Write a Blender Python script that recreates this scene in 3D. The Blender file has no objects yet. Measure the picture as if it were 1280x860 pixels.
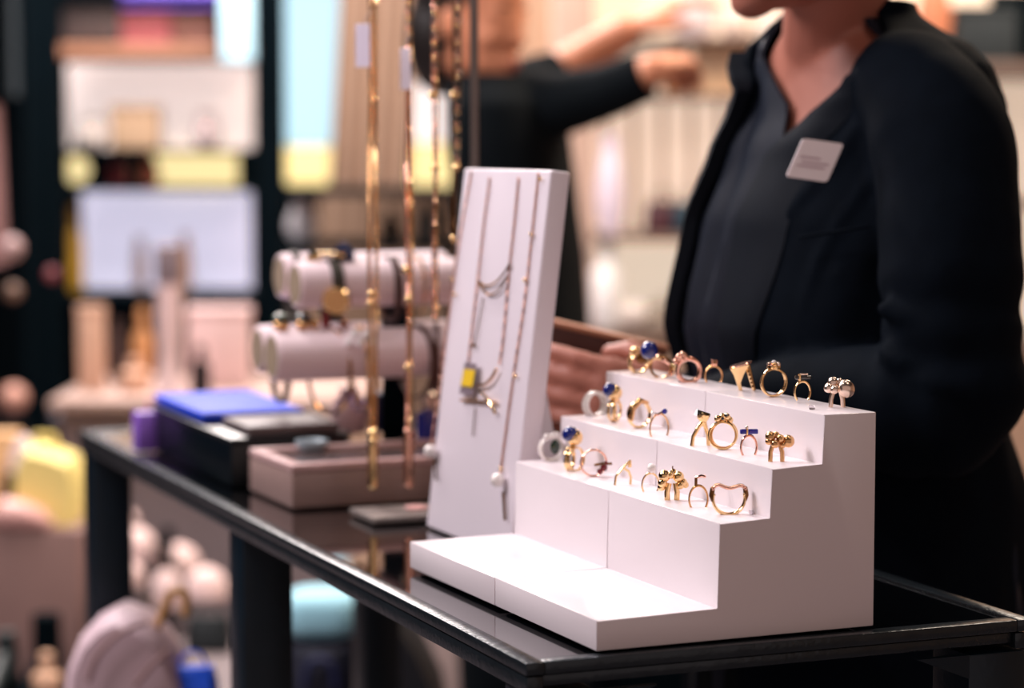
import bpy, bmesh, math, random
from math import sin, cos, pi, radians
from mathutils import Vector, Matrix
random.seed(7)
C = bpy.context.scene.collection

# ------------------------------------------------------------------ camera
FPX, PITCH, CAMZ = 2983.9, 0.0826, 1.273
TABZ = 0.92
cam_d = bpy.data.cameras.new('camera'); cam = bpy.data.objects.new('camera', cam_d); C.objects.link(cam)
cam.location = (0, 0, CAMZ); cam.rotation_euler = (pi/2 - PITCH, 0, 0)
cam_d.sensor_width = 36; cam_d.lens = FPX/1280*36
cam_d.clip_start = 0.05; cam_d.clip_end = 60
cam_d.dof.use_dof = True; cam_d.dof.focus_distance = 1.78; cam_d.dof.aperture_fstop = 3.4
bpy.context.scene.camera = cam
# ------------------------------------------------------------------ world, lights, exposure
sc = bpy.context.scene
sc.view_settings.view_transform = 'Standard'; sc.view_settings.look = 'None'
sc.view_settings.exposure = 0.17; sc.view_settings.gamma = 1.0; sc.view_settings.use_curve_mapping = False
w = bpy.data.worlds.new('world'); sc.world = w; w.use_nodes = True
w.node_tree.nodes['Background'].inputs[0].default_value = (0.62, 0.46, 0.42, 1)
w.node_tree.nodes['Background'].inputs[1].default_value = 0.62

def area(name, loc, target, size, power, col, size_y=None, spread=None):
    d = bpy.data.lights.new(name, 'AREA'); d.energy = power; d.color = col
    d.shape = 'RECTANGLE'; d.size = size; d.size_y = size_y or size
    if spread: d.spread = radians(spread)
    o = bpy.data.objects.new(name, d); C.objects.link(o); o.location = loc
    o.rotation_euler = (Vector(target) - Vector(loc)).to_track_quat('-Z', 'Y').to_euler()
    return o
area('overhead_area_light', (-1.9, 2.2, 2.7), (0.1, 1.85, 1.0), 0.8, 50, (1.0, 0.90, 0.945))
area('added_spot_light', (-0.5, 2.9, 3.0), (0.1, 1.9, 1.0), 0.16, 13, (1.0, 0.92, 0.90))  # this and the next spots are added for highlights on the gold
area('added_spot_light', (-1.0, 1.2, 3.0), (0.1, 1.9, 1.0), 0.12, 6, (1.0, 0.90, 0.86))
area('added_spot_light', (1.0, 1.0, 3.0), (0.2, 2.0, 1.1), 0.25, 4, (1.0, 0.78, 0.66))
area('added_spot_light', (-1.1, 3.4, 3.1), (-0.1, 2.3, 1.0), 0.05, 9, (1.0, 0.94, 0.88))  # this and the next are tiny spots added for glints on the metal
area('added_spot_light', (0.4, 1.9, 3.1), (0.05, 1.9, 1.0), 0.04, 4, (1.0, 0.94, 0.9))
area('overhead_area_light', (-1.0, 6.0, 3.05), (-1.0, 5.6, 0.0), 1.6, 165, (1.0, 0.88, 0.84))
area('overhead_area_light', (-1.1, 4.1, 3.05), (-0.8, 4.3, 0.4), 0.6, 42, (1.0, 0.90, 0.88))  # added to brighten the goods at lower left, no fixture seen
area('overhead_area_light', (1.4, 4.6, 3.05), (0.9, 5.0, 0.9), 1.2, 75, (1.0, 0.82, 0.66))

# ------------------------------------------------------------------ pixel to point helpers
def ray(px, py):
    a = (px - 640)/FPX; b = -(py - 430)/FPX
    return Vector((a, cos(PITCH) + b*sin(PITCH), -sin(PITCH) + b*cos(PITCH)))
CAM = Vector((0, 0, CAMZ))
def at(px, py, Y):
    d = ray(px, py); return CAM + d*(Y/d.y)
def onz(px, py, z):
    d = ray(px, py); return CAM + d*((z - CAMZ)/d.z)
def onplane(px, py, p0, n):
    d = ray(px, py); return CAM + d*((p0 - CAM).dot(n)/d.dot(n))

# ------------------------------------------------------------------ materials
def lin(c):
    return tuple(((x/255)/12.92 if x/255 <= .04045 else ((x/255 + .055)/1.055)**2.4) for x in c) + (1,)
MATS = {}
def mat(name, col, rough=.5, metal=0, var=.12, scale=12, bump=0, bscale=60, emit=0, ecol=None, sheen=0, coat=0, trans=0, spec=None, stretch=None):
    if name in MATS: return MATS[name]
    m = bpy.data.materials.new(name); m.use_nodes = True; nt = m.node_tree; b = nt.nodes['Principled BSDF']
    tc = nt.nodes.new('ShaderNodeTexCoord'); mp = nt.nodes.new('ShaderNodeMapping')
    nt.links.new(tc.outputs['Object'], mp.inputs[0])
    if stretch: mp.inputs['Scale'].default_value = stretch
    nz = nt.nodes.new('ShaderNodeTexNoise'); nz.inputs['Scale'].default_value = scale; nz.inputs['Detail'].default_value = 4
    nt.links.new(mp.outputs[0], nz.inputs['Vector'])
    mx = nt.nodes.new('ShaderNodeMixRGB'); c = lin(col)
    mx.inputs[1].default_value = tuple(x*(1 - var) for x in c[:3]) + (1,)
    mx.inputs[2].default_value = tuple(min(1, x*(1 + var)) for x in c[:3]) + (1,)
    nt.links.new(nz.outputs['Fac'], mx.inputs[0]); nt.links.new(mx.outputs[0], b.inputs['Base Color'])
    b.inputs['Roughness'].default_value = rough; b.inputs['Metallic'].default_value = metal
    if spec is not None: b.inputs['Specular IOR Level'].default_value = spec
    if sheen: b.inputs['Sheen Weight'].default_value = sheen; b.inputs['Sheen Roughness'].default_value = .5
    if coat: b.inputs['Coat Weight'].default_value = coat; b.inputs['Coat Roughness'].default_value = .05
    if trans: b.inputs['Transmission Weight'].default_value = trans
    if emit:
        b.inputs['Emission Strength'].default_value = emit
        b.inputs['Emission Color'].default_value = lin(ecol or col)
    if bump:
        n2 = nt.nodes.new('ShaderNodeTexNoise'); n2.inputs['Scale'].default_value = bscale
        nt.links.new(mp.outputs[0], n2.inputs['Vector'])
        bp = nt.nodes.new('ShaderNodeBump'); bp.inputs['Strength'].default_value = bump; bp.inputs['Distance'].default_value = .002
        nt.links.new(n2.outputs['Fac'], bp.inputs['Height']); nt.links.new(bp.outputs[0], b.inputs['Normal'])
    MATS[name] = m; return m
WHITE = mat('white_acrylic', (238, 228, 232), .22, var=.015, scale=3)
BUST = mat('white_lacquer', (232, 222, 230), .4, var=.02, scale=4)
GOLD = mat('polished_gold', (244, 206, 150), .12, 1, var=.06, scale=300)
GOLD2 = mat('satin_gold', (222, 174, 122), .24, 1, var=.12, scale=200)
DGOLD = mat('dark_gold', (120, 82, 48), .3, 1, var=.2, scale=400)
ROSE = mat('rose_gold', (236, 182, 160), .16, 1, var=.06, scale=300)
PALEG = mat('champagne_metal', (246, 222, 204), .25, 1, var=.05, scale=200)
SILVER = mat('silver_metal', (215, 212, 214), .2, 1, var=.05, scale=200)
WENAMEL = mat('white_enamel', (240, 232, 226), .2, var=.02)
BLUE = mat('blue_enamel', (14, 34, 118), .1, var=.1, scale=200, coat=1)
BLUES = mat('blue_stone', (18, 22, 140), .15, var=.15, scale=200, coat=.6)
BLACKS = mat('black_stone', (10, 12, 12), .08, var=.1, coat=1)
GREEN = mat('green_stone', (14, 48, 30), .12, var=.2, scale=200, coat=.6)
REDS = mat('red_stone', (120, 22, 30), .15, var=.2, coat=.5)
PEARL = mat('pearl', (240, 232, 228), .2, var=.03, coat=.5)
DIAMOND = mat('clear_crystal', (245, 240, 240), .05, var=.02, spec=1.0, coat=1)
ACRYL = mat('clear_acrylic', (235, 230, 235), .08, var=.01, trans=.85)
STEEL = mat('blackened_steel', (46, 54, 60), .26, .55, var=.35, scale=40, bump=.25, bscale=180)
STEELD = mat('black_steel', (12, 30, 42), .35, .4, var=.3, scale=30, bump=.15, bscale=150)
GLASS = mat('black_glass', (7, 9, 12), .035, var=.1, scale=5, coat=1)
CLOTHJ = mat('black_wool', (6, 13, 22), .8, var=.25, scale=60, bump=.3, bscale=900, spec=.05)
CLOTHS = mat('navy_silk', (22, 29, 42), .55, var=.15, scale=40, bump=.1, bscale=500, spec=.2)
CLOTHB = mat('black_cotton', (5, 12, 17), .9, var=.2, scale=30, spec=.15)
SKIN = mat('skin', (172, 108, 90), .5, var=.07, scale=18, bump=.12, bscale=300)
SKIN2 = mat('warm_skin', (228, 150, 112), .5, var=.06, scale=14)
HAIR = mat('dark_hair', (24, 17, 15), .45, var=.3, scale=80, stretch=(1, 1, .1))
LIP = mat('lips', (150, 70, 66), .4, var=.05)
EYE = mat('eye_white', (225, 220, 215), .2, var=.02)
IRIS = mat('iris', (40, 25, 18), .2)
WOOD = mat('mauve_wood', (150, 124, 118), .5, var=.12, scale=8, stretch=(1, 6, 20), bump=.1)
DARK = mat('black_lacquer', (3, 12, 20), .3, var=.1)
DARKM = mat('matte_black', (2, 12, 18), .9, var=.2, spec=.06)

# ------------------------------------------------------------------ mesh builder
FR = {}
class MB:
    def __init__(s): s.bm = bmesh.new()
    def _add(s, verts, faces):
        vs = [s.bm.verts.new(v) for v in verts]
        for f in faces:
            try: s.bm.faces.new([vs[i] for i in f])
            except ValueError: pass
        return vs
    def box(s, c, size, M=None, bevel=0, seg=2):
        t = bmesh.new(); bmesh.ops.create_cube(t, size=1)
        bmesh.ops.scale(t, vec=size, verts=t.verts)
        if bevel: bmesh.ops.bevel(t, geom=t.edges[:], offset=bevel, segments=seg, affect='EDGES', profile=.5)
        bmesh.ops.translate(t, vec=c, verts=t.verts)
        return s.merge(t, M)
    def merge(s, t, M=None):
        if M is not None: t.transform(M)
        t.verts.index_update()
        vs = [s.bm.verts.new(v.co) for v in t.verts]
        for f in t.faces:
            try: s.bm.faces.new([vs[v.index] for v in f.verts])
            except ValueError: pass
        t.free(); return s
    def prism(s, poly, h, M=None, bevel=0):      # polygon in local xy, extruded 0..h in z
        t = bmesh.new(); n = len(poly)
        lo = [t.verts.new((x, y, 0)) for x, y in poly]; hi = [t.verts.new((x, y, h)) for x, y in poly]
        t.faces.new(lo[::-1]); t.faces.new(hi)
        for i in range(n): t.faces.new((lo[i], lo[(i+1) % n], hi[(i+1) % n], hi[i]))
        if bevel: bmesh.ops.bevel(t, geom=t.edges[:], offset=bevel, segments=2, affect='EDGES', profile=.5)
        bmesh.ops.recalc_face_normals(t, faces=t.faces)
        return s.merge(t, M)
    def loft(s, rings, cap=True, closed=False):
        n = len(rings[0]); vs = []
        for r in rings: vs.append([s.bm.verts.new(p) for p in r])
        m = len(rings)
        for i in range(m if closed else m-1):
            for j in range(n):
                a, b = vs[i], vs[(i+1) % m]
                s.bm.faces.new((a[j], a[(j+1) % n], b[(j+1) % n], b[j]))
        if cap and not closed:
            s.bm.faces.new(vs[0][::-1]); s.bm.faces.new(vs[-1])
        return s
    def tube(s, path, r, seg=8, closed=False, round_ends=False, flat=1.0):
        P = [Vector(p) for p in path]; n = len(P)
        R = list(r) if hasattr(r, '__len__') else [r]*n
        if round_ends and not closed:
            d0 = (P[0]-P[1]).normalized(); d1 = (P[-1]-P[-2]).normalized()
            P = [P[0]+d0*R[0]*.92, P[0]+d0*R[0]*.6] + P + [P[-1]+d1*R[-1]*.6, P[-1]+d1*R[-1]*.92]
            R = [R[0]*.38, R[0]*.8] + R + [R[-1]*.8, R[-1]*.38]; n = len(P)
        up = None; rings = []
        for i in range(n):
            if closed: t = P[(i+1) % n]-P[i-1]
            else: t = P[min(i+1, n-1)]-P[max(i-1, 0)]
            t.normalize()
            if up is None:
                up = Vector((0, 0, 1)) if abs(t.z) < .9 else Vector((1, 0, 0))
            x = up.cross(t)
            if x.length < 1e-5: x = Vector((1, 0, 0)).cross(t)
            x.normalize(); y = t.cross(x); up = y
            rings.append([P[i] + x*cos(2*pi*k/seg)*R[i] + y*sin(2*pi*k/seg)*R[i]*flat for k in range(seg)])
        return s.loft(rings, True, closed)
    def lathe(s, prof, seg=24, M=None):
        t = MB()
        rings = [[Vector((r*cos(2*pi*k/seg), r*sin(2*pi*k/seg), z)) for k in range(seg)] for r, z in prof]
        t.loft(rings); return s.merge(t.bm, M)
    def ball(s, c, r, u=16, v=10, M=None):
        t = bmesh.new(); bmesh.ops.create_uvsphere(t, u_segments=u, v_segments=v, radius=1)
        rr = r if hasattr(r, '__len__') else (r, r, r)
        bmesh.ops.scale(t, vec=rr, verts=t.verts)
        if M is not None: t.transform(M)
        bmesh.ops.translate(t, vec=c, verts=t.verts)
        return s.merge(t)
    def band(s, R, zc, a0, a1, wd, th, n=40, squash=1, seg=8):   # ring shank: circle in local xz, axis = y
        rings = []; full = abs(a1-a0) >= 359.9
        for i in range(n if full else n+1):
            f = i/n; a = radians(a0 + (a1-a0)*f)
            W = wd(f) if callable(wd) else wd; T = th(f) if callable(th) else th
            q = []
            for k in range(seg):
                p = 2*pi*k/seg + pi/seg
                rr = R + T*.5*cos(p)
                q.append(Vector((rr*cos(a), W*.5*sin(p), zc + rr*sin(a)*squash)))
            rings.append(q)
        return s.loft(rings, True, full)
    def build(s, name, m, parent=None, local=False, smooth=True, origin=None, mods=()):
        bmesh.ops.recalc_face_normals(s.bm, faces=s.bm.faces)
        if not local:
            if parent is not None: s.bm.transform(FR[parent.name].inverted())
            elif origin is not None: s.bm.transform(Matrix.Translation(-Vector(origin)))
        me = bpy.data.meshes.new(name); 
        if smooth:
            for f in s.bm.faces: f.smooth = True
            for e in s.bm.edges:
                if len(e.link_faces) == 2 and e.calc_face_angle(0) > radians(38): e.smooth = False
        s.bm.to_mesh(me); s.bm.free()
        o = bpy.data.objects.new(name, me); C.objects.link(o); me.materials.append(m)
        if parent is not None: o.parent = parent; FR[o.name] = FR[parent.name]
        else:
            o.location = origin or (0, 0, 0); FR[o.name] = Matrix.Translation(Vector(origin or (0, 0, 0)))
        for md in mods:
            k = o.modifiers.new(md[0], md[1])
            for a, v in md[2].items(): setattr(k, a, v)
        return o
def thing(name, label, cat, loc, rotz=0, group=None):
    o = bpy.data.objects.new(name, None); C.objects.link(o); o.location = loc; o.rotation_euler = (0, 0, rotz)
    o.empty_display_size = .02
    FR[o.name] = Matrix.Translation(Vector(loc)) @ Matrix.Rotation(rotz, 4, 'Z')
    o['label'] = label; o['category'] = cat
    if group: o['group'] = group
    return o
def tag(o, label, cat, group=None):
    o['label'] = label; o['category'] = cat
    if group: o['group'] = group
    return o
def struct(o): o['kind'] = 'structure'; return o
def V(*a): return Vector(a)
def frame(o, x, y, z=None):
    x = Vector(x).normalized(); y = Vector(y); y = (y - x*y.dot(x)).normalized(); z = x.cross(y)
    M = Matrix.Identity(4)
    for i in range(3): M[i][0] = x[i]; M[i][1] = y[i]; M[i][2] = z[i]; M[i][3] = o[i]
    return M
def lerp_keys(keys, z):
    if z <= keys[0][0]: return keys[0][1:]
    for a, b in zip(keys, keys[1:]):
        if z <= b[0]:
            t = (z-a[0])/(b[0]-a[0]); t = t*t*(3-2*t)*.4 + t*.6
            return tuple(p*(1-t)+q*t for p, q in zip(a[1:], b[1:]))
    return keys[-1][1:]

# ================================================================== ROOM
FLOORM = mat('grey_floor', (118, 108, 112), .35, var=.08, scale=3)
WALLM = mat('dark_teal_wall', (6, 16, 22), .9, var=.1, scale=4, spec=.1)
CEILM = mat('dark_ceiling', (70, 62, 62), .9, var=.05)
WARMW = mat('warm_wall', (196, 164, 138), .8, var=.05, scale=3)
b = MB(); b.box((0, 4.5, -.05), (9, 13, .1)); struct(b.build('floor', FLOORM))
b = MB(); b.box((0, 4.5, 3.25), (9, 13, .1)); struct(b.build('ceiling', CEILM))
b = MB(); b.box((-2.6, 11.05, 1.6), (5.0, .1, 3.2)); struct(b.build('wall_back', WALLM))
b = MB(); b.box((-4.55, 4.5, 1.6), (.1, 13, 3.2)); struct(b.build('wall_left', WALLM))
b = MB(); b.box((4.55, 4.5, 1.6), (.1, 13, 3.2)); struct(b.build('wall_right', WARMW))
b = MB(); b.box((2.2, 6.35, 1.6), (4.6, .1, 3.2)); struct(b.build('wall_right_back', WARMW))
# ================================================================== TABLE
TT = Vector((0.0098, 1.611, TABZ)); TH = 0.3885; TW, TL = 0.412, 1.456
TM = Matrix.Translation(TT) @ Matrix.Rotation(TH, 4, 'Z')       # local x = across, y = along, z=0 at the top
tb = thing('display_table', 'long black steel display table with a glossy black glass top', 'table', (TT.x, TT.y, 0), TH)
b = MB(); b.box((TW/2, TL/2, -.005), (TW-.028, TL-.028, .006), TM); b.build('glass_top', GLASS, tb, smooth=False)
for c, s_ in [((.007, TL/2, -.0045), (.014, TL, .009)), ((TW-.007, TL/2, -.0045), (.014, TL, .009)),
              ((TW/2, .007, -.0045), (TW-.028, .014, .009)), ((TW/2, TL-.007, -.0045), (TW-.028, .014, .009))]:
    b = MB(); b.box(c, s_, TM, bevel=.0012); b.build('rim_bar', STEEL, tb)
for c, s_ in [((.008, TL/2, -.0165), (.012, TL-.006, .012)), ((TW-.008, TL/2, -.0165), (.012, TL-.006, .012)),
              ((TW/2, TL-.010, -.0165), (TW-.03, .012, .012)), ((TW/2, .012, -.0145), (TW-.03, .012, .008))]:
    b = MB(); b.box(c, s_, TM, bevel=.001); b.build('apron_bar', STEEL, tb)
for yy in (.027, .75, TL-.03):
    for xx in (.03, TW-.03):
        b = MB(); b.box((xx, yy, -.0235-(TABZ-.0235)/2), (.05, .05, TABZ-.0235), TM, bevel=.002); lg = b.build('leg', STEELD, tb)
        sx = 1 if xx < .1 else -1
        b = MB(); Mg = TM @ Matrix.Translation((xx+sx*.025, yy-.02, -.0235)) @ Matrix.Rotation(pi/2, 4, 'X')
        b.prism([(0, 0), (sx*.045, 0), (0, -.018)], .006, Mg); b.build('gusset', STEELD, lg, smooth=False)

# ================================================================== RING STEPS
D0 = Vector((0.0588, 1.641, TABZ)); DT = 0.4084
R2 = Vector((cos(DT), sin(DT), 0)); L2 = Vector((-sin(DT), cos(DT), 0))
EH = .002; H = [.022, .0623, .0369, .0368]; DD = [.0961, .0422, .0429, .0441]; LEN = .363
zs = [EH]; 
for h in H: zs.append(zs[-1]+h)
STZ = [TABZ+z for z in zs]               # 1 = base tread, 2..4 = the three ring steps
rs = [0]
for d in DD: rs.append(rs[-1]+d)
prof = [(0, 0), (0, zs[1]-EH), (rs[1], zs[1]-EH), (rs[1], zs[2]-EH), (rs[2], zs[2]-EH), (rs[2], zs[3]-EH), (rs[3], zs[3]-EH), (rs[3], zs[4]-EH), (rs[4], zs[4]-EH), (rs[4], 0)]
def dpt(r, l, z): return D0 + R2*r + L2*l + V(0, 0, z)
half = LEN/2
for k in range(2):
    o = dpt(0, k*half + (half-.0006 if k == 0 else half), EH)
    # prism: local x = r, y = up, z = toward the viewer
    root = thing('stepped_riser', ['near white acrylic stepped ring riser with right profile showing', 'far white acrylic stepped ring riser behind the seam'][k], 'display stand', dpt(rs[4]/2, k*half+half/2, 0), DT)
    b = MB(); b.prism(prof, half-.0006, frame(o, R2, V(0, 0, 1)), bevel=.0009); b.build('stepped_body', WHITE, root)
    b = MB(); b.box((rs[4]/2, k*half+half/2, EH/2), (rs[4]-.014, half-.014, EH), Matrix.Translation(D0) @ Matrix.Rotation(DT, 4, 'Z')); b.build('foot', DARKM, root, smooth=False)
print('riser ok')

# ================================================================== RINGS
def ring_root(px, py, step, rot, label, group):
    p = onz(px, py, STZ[step]); q = p - D0; r = q.dot(R2); l = q.dot(L2)
    rmin = rs[step-1] + .006; rmax = rs[step] - .006
    if not (rmin <= r <= rmax) or not (.004 <= l <= LEN-.004):
        print('RING OFF', label, round(r, 4), (rmin, rmax), round(l, 3))
    r = max(rmin, min(rmax, r)); p = dpt(r, max(.006, min(LEN-.006, l)), STZ[step]-TABZ)
    return thing('ring', label, 'ring', p, radians(rot), group)
mm = .001
def cluster(pts, m, t, name='bead'):
    for (x, y, z, r) in pts:
        b = MB(); b.ball((x*mm, y*mm, z*mm), r*mm, 20, 12); b.build(name, m, t, local=True)
GT, GM, GB = 'rings on the top step', 'rings on the middle step', 'rings on the lowest ring step'
# ---- top step
t = ring_root(798, 466, 4, 30, 'blurred chunky gold signet ring with dark oval, leftmost on top step', GT)
b = MB(); b.band(9*mm, 9*mm, 0, 360, lambda f: (5+7*max(0, sin(2*pi*f)))*mm, 2.6*mm); b.build('band', GOLD, t, local=True)
b = MB(); b.ball((0, 0, 19*mm), (8.5*mm, 7*mm, 4*mm)); b.build('signet_head', GOLD2, t, local=True)
b = MB(); b.ball((0, -5*mm, 13*mm), (6*mm, 3*mm, 5*mm)); b.build('stone', DGOLD, t, local=True)
t = ring_root(826, 472, 4, -20, 'gold openwork ring topped by a deep blue ball, on top step', GT)
b = MB(); b.band(9*mm, 9*mm, -80, 260, 4*mm, 2.2*mm); b.build('band', GOLD2, t, local=True)
for q in (-1, 1):
    b = MB(); b.tube([(-11*mm, q*3*mm, 12*mm), (-4*mm, q*4*mm, 17*mm), (4*mm, -q*3*mm, 15*mm), (12*mm, q*2*mm, 9*mm), (9*mm, -q*3*mm, 3*mm)], 1.7*mm, 8, round_ends=True); b.build('twisted_wire', ROSE if q > 0 else GOLD, t, local=True)
b = MB(); b.ball((-9*mm, -4*mm, 23*mm), 7.6*mm, 28, 18); b.build('ball', BLUE, t, local=True)
t = ring_root(861, 478, 4, 10, 'thick rose gold ring with a knotted side flower, on top step', GT)
b = MB(); b.band(9.6*mm, 10*mm, 0, 360, lambda f: (5+1.5*sin(2*pi*f))*mm, 4.2*mm); b.build('band', ROSE, t, local=True)
cluster([(-9, -2, 21, 3), (-6, -3, 23.5, 2.6), (-3.4, -2, 21.5, 2.6), (-12, -2, 17.5, 2.2), (-7, -4, 20, 2.2)], ROSE, t, 'petal')
t = ring_root(892, 482, 4, 5, 'slim gold arch ring with small square setting, on top step', GT)
b = MB(); b.band(7*mm, 8*mm, -38, 218, 2.6*mm, 1.8*mm, squash=1.15); b.build('band', GOLD2, t, local=True)
b = MB(); b.box((.5*mm, 0, 18.6*mm), (4.6*mm, 4*mm, 5*mm), bevel=.6*mm); b.build('setting', ROSE, t, local=True)
b = MB(); b.box((.5*mm, -1.4*mm, 19.4*mm), (2*mm, 2.4*mm, 3*mm), bevel=.4*mm); b.build('stone', DGOLD, t, local=True)
t = ring_root(927, 488, 4, 0, 'flared gold signet ring seen side on with slanted flat top', GT)
def flare(px_, w0, w1):
    return None
b = MB()
b.loft([[V(x, y, z) for x, y in ((-.0022, -.0016), (.0006, -.0016), (.0006, .0016), (-.0022, .0016))] for z in (0,)] +
       [[V(-.0036+dx-wx, -wy, z), V(-.0036+dx+wx2, -wy, z+s1), V(-.0036+dx+wx2, wy, z+s1), V(-.0036+dx-wx, wy, z)] for dx, wx, wx2, wy, z, s1 in
        ((0, .0006, .0026, .002, .006, 0), (-.0014, .0014, .0062, .0036, .012, .001), (-.003, .0030, .0120, .0055, .0175, .0035))])
b.build('band', GOLD, t, local=True)
b = MB(); b.tube([(.0048, 0, .020), (.0072, 0, .010), (.0100, 0, 0)], [.0022, .0018, .0014], 8); b.build('shank', GOLD, t, local=True)
cluster([(4.3+q*.85, -2.2, 18.5-q*3.0, .95) for q in range(6)], DGOLD, t, 'pave_stone')
b = MB(); Mt = Matrix.Translation((-.0006, 0, .0208)) @ Matrix.Rotation(radians(-15), 4, 'Y')
b.lathe([(.0092, -.0007), (.0097, 0), (.0092, .0007)], 28, Mt @ Matrix.Diagonal((1, .72, 1, 1))); b.build('flat_top', ROSE, t, local=True)
t = ring_root(967, 496, 4, 22, 'large double band gold ring crowned by gem cluster, top step', GT)
for q in (-1, 1):
    b = MB(); b.band((10.4 if q < 0 else 10.8)*mm, 11.4*mm, 0, 360, 2.2*mm, 1.9*mm, n=56)
    b.bm.transform(Matrix.Translation((q*.9*mm, q*1.8*mm, 0)) @ Matrix.Rotation(radians(q*7), 4, 'Z')); b.build('band', GOLD, t, local=True)
b = MB(); b.lathe([(3.6*mm, 21.4*mm), (5.4*mm, 23*mm), (5.2*mm, 24.4*mm)], 20); b.build('setting', GOLD, t, local=True)
for k in range(7):
    a = 2*pi*k/7
    b = MB(); b.ball((cos(a)*3.7*mm, sin(a)*3.7*mm, 25.3*mm), 1.9*mm, 8, 6); b.build('gemstone', [PALEG, ROSE, GOLD2][k % 3], t, local=True, smooth=False)
b = MB(); b.ball((0, 0, 26.3*mm), 2.4*mm, 8, 6); b.build('gemstone', DIAMOND, t, local=True, smooth=False)
t = ring_root(1003, 503, 4, 6, 'slim gold arch ring with horizontal dark bar stone, top step', GT)
b = MB(); b.band(6*mm, 8*mm, -48, 228, 2.6*mm, 1.7*mm, squash=1.35); b.build('band', GOLD, t, local=True)
b = MB(); b.box((.4*mm, 0, 19*mm), (12.5*mm, 3*mm, 3*mm), bevel=.7*mm); b.build('bar_stone', BLACKS, t, local=True)
b = MB(); b.box((-2.6*mm, -.4*mm, 19.2*mm), (1.7*mm, 4*mm, 5.2*mm), bevel=.4*mm); b.build('prong', GOLD, t, local=True)
b = MB(); b.box((.8*mm, -.6*mm, 21.5*mm), (6*mm, 3*mm, 1.2*mm), bevel=.3*mm); b.build('prong', PALEG, t, local=True)
t = ring_root(1046, 509, 4, 0, 'pale champagne ring with big smooth pebble cluster, rightmost on top step', GT)
for q in (-1, 1):
    b = MB(); b.tube([(q*4.6*mm, 0, 0), (q*4.3*mm, 0, 6*mm), (q*2.6*mm, 0, 12*mm)], 1.7*mm, 10); b.build('shank', PALEG, t, local=True)
for (x, y, z, rx, rz) in ((-6, -1, 14.5, 4, 3.6), (-2.8, 1, 18.5, 4.2, 4), (-2.2, -3, 13.5, 3.6, 3.2), (2.2, 0, 18.5, 2.8, 3.4), (6.6, -2, 14, 6.2, 7.0)):
    b = MB(); Mr = Matrix.Rotation(radians(-25), 4, 'Y'); b.ball((x*mm, y*mm, z*mm), (rx*mm, rx*.85*mm, rz*mm), 24, 16, Mr); b.build('pebble', PALEG, t, local=True)
# ---- middle step
t = ring_root(740, 519, 3, 35, 'white enamel triple band ring, far left of the middle step', GM)
for q in (-1, 0, 1):
    b = MB(); b.band(10*mm, 10.2*mm, 0, 360, 3*mm, 2.6*mm); b.bm.transform(Matrix.Translation((q*.8*mm, q*4.2*mm, -q*1.0*mm if q > 0 else 0)) @ Matrix.Rotation(radians(14), 4, 'Y')); b.build('band', WENAMEL, t, local=True)
t = ring_root(768, 527, 3, 68, 'split band gold ring with blue and gold ball, middle step', GM)
for q in (-1, 1):
    b = MB(); b.band(9.4*mm, 9.5*mm, 0, 360, 2.6*mm, 1.8*mm); b.bm.transform(Matrix.Rotation(radians(q*14), 4, 'Z')); b.build('band', GOLD, t, local=True)
b = MB(); b.ball((0, 0, 24.4*mm), 6.6*mm, 24, 16); b.build('ball', GOLD, t, local=True)
b = MB(); b.ball((-1.8*mm, 3.2*mm, 26.6*mm), 6.3*mm, 24, 16); b.build('ball', BLUE, t, local=True)
t = ring_root(799, 535, 3, 28, 'wide sculpted yellow gold ring, third from left on middle step', GM)
b = MB(); b.band(10.2*mm, 11*mm, 0, 360, lambda f: (5+4*max(0, sin(2*pi*f)))*mm, 2.2*mm); b.build('band', GOLD, t, local=True)
b = MB(); b.tube([(-10*mm, -5*mm, 8*mm), (-9*mm, -5*mm, 17*mm), (-2*mm, -4*mm, 23*mm), (6*mm, -3*mm, 21*mm)], [1.5*mm, 2.6*mm, 2.8*mm, 1.4*mm], 10, round_ends=True); b.build('ridge', GOLD2, t, local=True)
t = ring_root(824, 545, 3, 32, 'hair thin gold ring holding tiny blue stone, on middle step', GM)
b = MB(); b.band(9*mm, 6*mm, -42, 222, 1.5*mm, 1.3*mm, squash=1.3); b.build('band', GOLD2, t, local=True)
b = MB(); b.tube([(-6*mm, 0, 19*mm), (-2*mm, 0, 17*mm), (3*mm, 0, 19*mm)], 1.1*mm, 8, round_ends=True); b.build('setting', ROSE, t, local=True)
b = MB(); b.ball((4.5*mm, -1*mm, 19.6*mm), 2.3*mm, 10, 7); b.build('stone', BLUES, t, local=True, smooth=False)
b = MB(); b.ball((-7*mm, -1*mm, 18.6*mm), 1.8*mm, 10, 7); b.build('stone', DIAMOND, t, local=True, smooth=False)
t = ring_root(878, 557, 3, 15, 'gold claw ring with pointed black stone, on middle step', GM)
b = MB(); b.tube([(-8.5*mm, 0, 0), (-7.6*mm, 0, 7*mm), (-3*mm, 0, 15*mm), (1*mm, 0, 19*mm)], [1.6*mm, 1.5*mm, 1.7*mm, 2.4*mm], 10); b.build('shank', GOLD, t, local=True)
b = MB(); b.tube([(5*mm, 0, 0), (4.4*mm, 0, 8*mm), (2*mm, 0, 16*mm), (1*mm, 0, 19*mm)], [1.5*mm, 1.5*mm, 1.7*mm, 2.4*mm], 10); b.build('shank', GOLD, t, local=True)
b = MB(); b.lathe([(1.4*mm, 0), (4.2*mm, 2.5*mm), (5.3*mm, 6*mm)], 16, Matrix.Translation((-.5*mm, 0, 18*mm)) @ Matrix.Rotation(radians(12), 4, 'Y')); b.build('claw_cup', GOLD, t, local=True)
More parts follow.
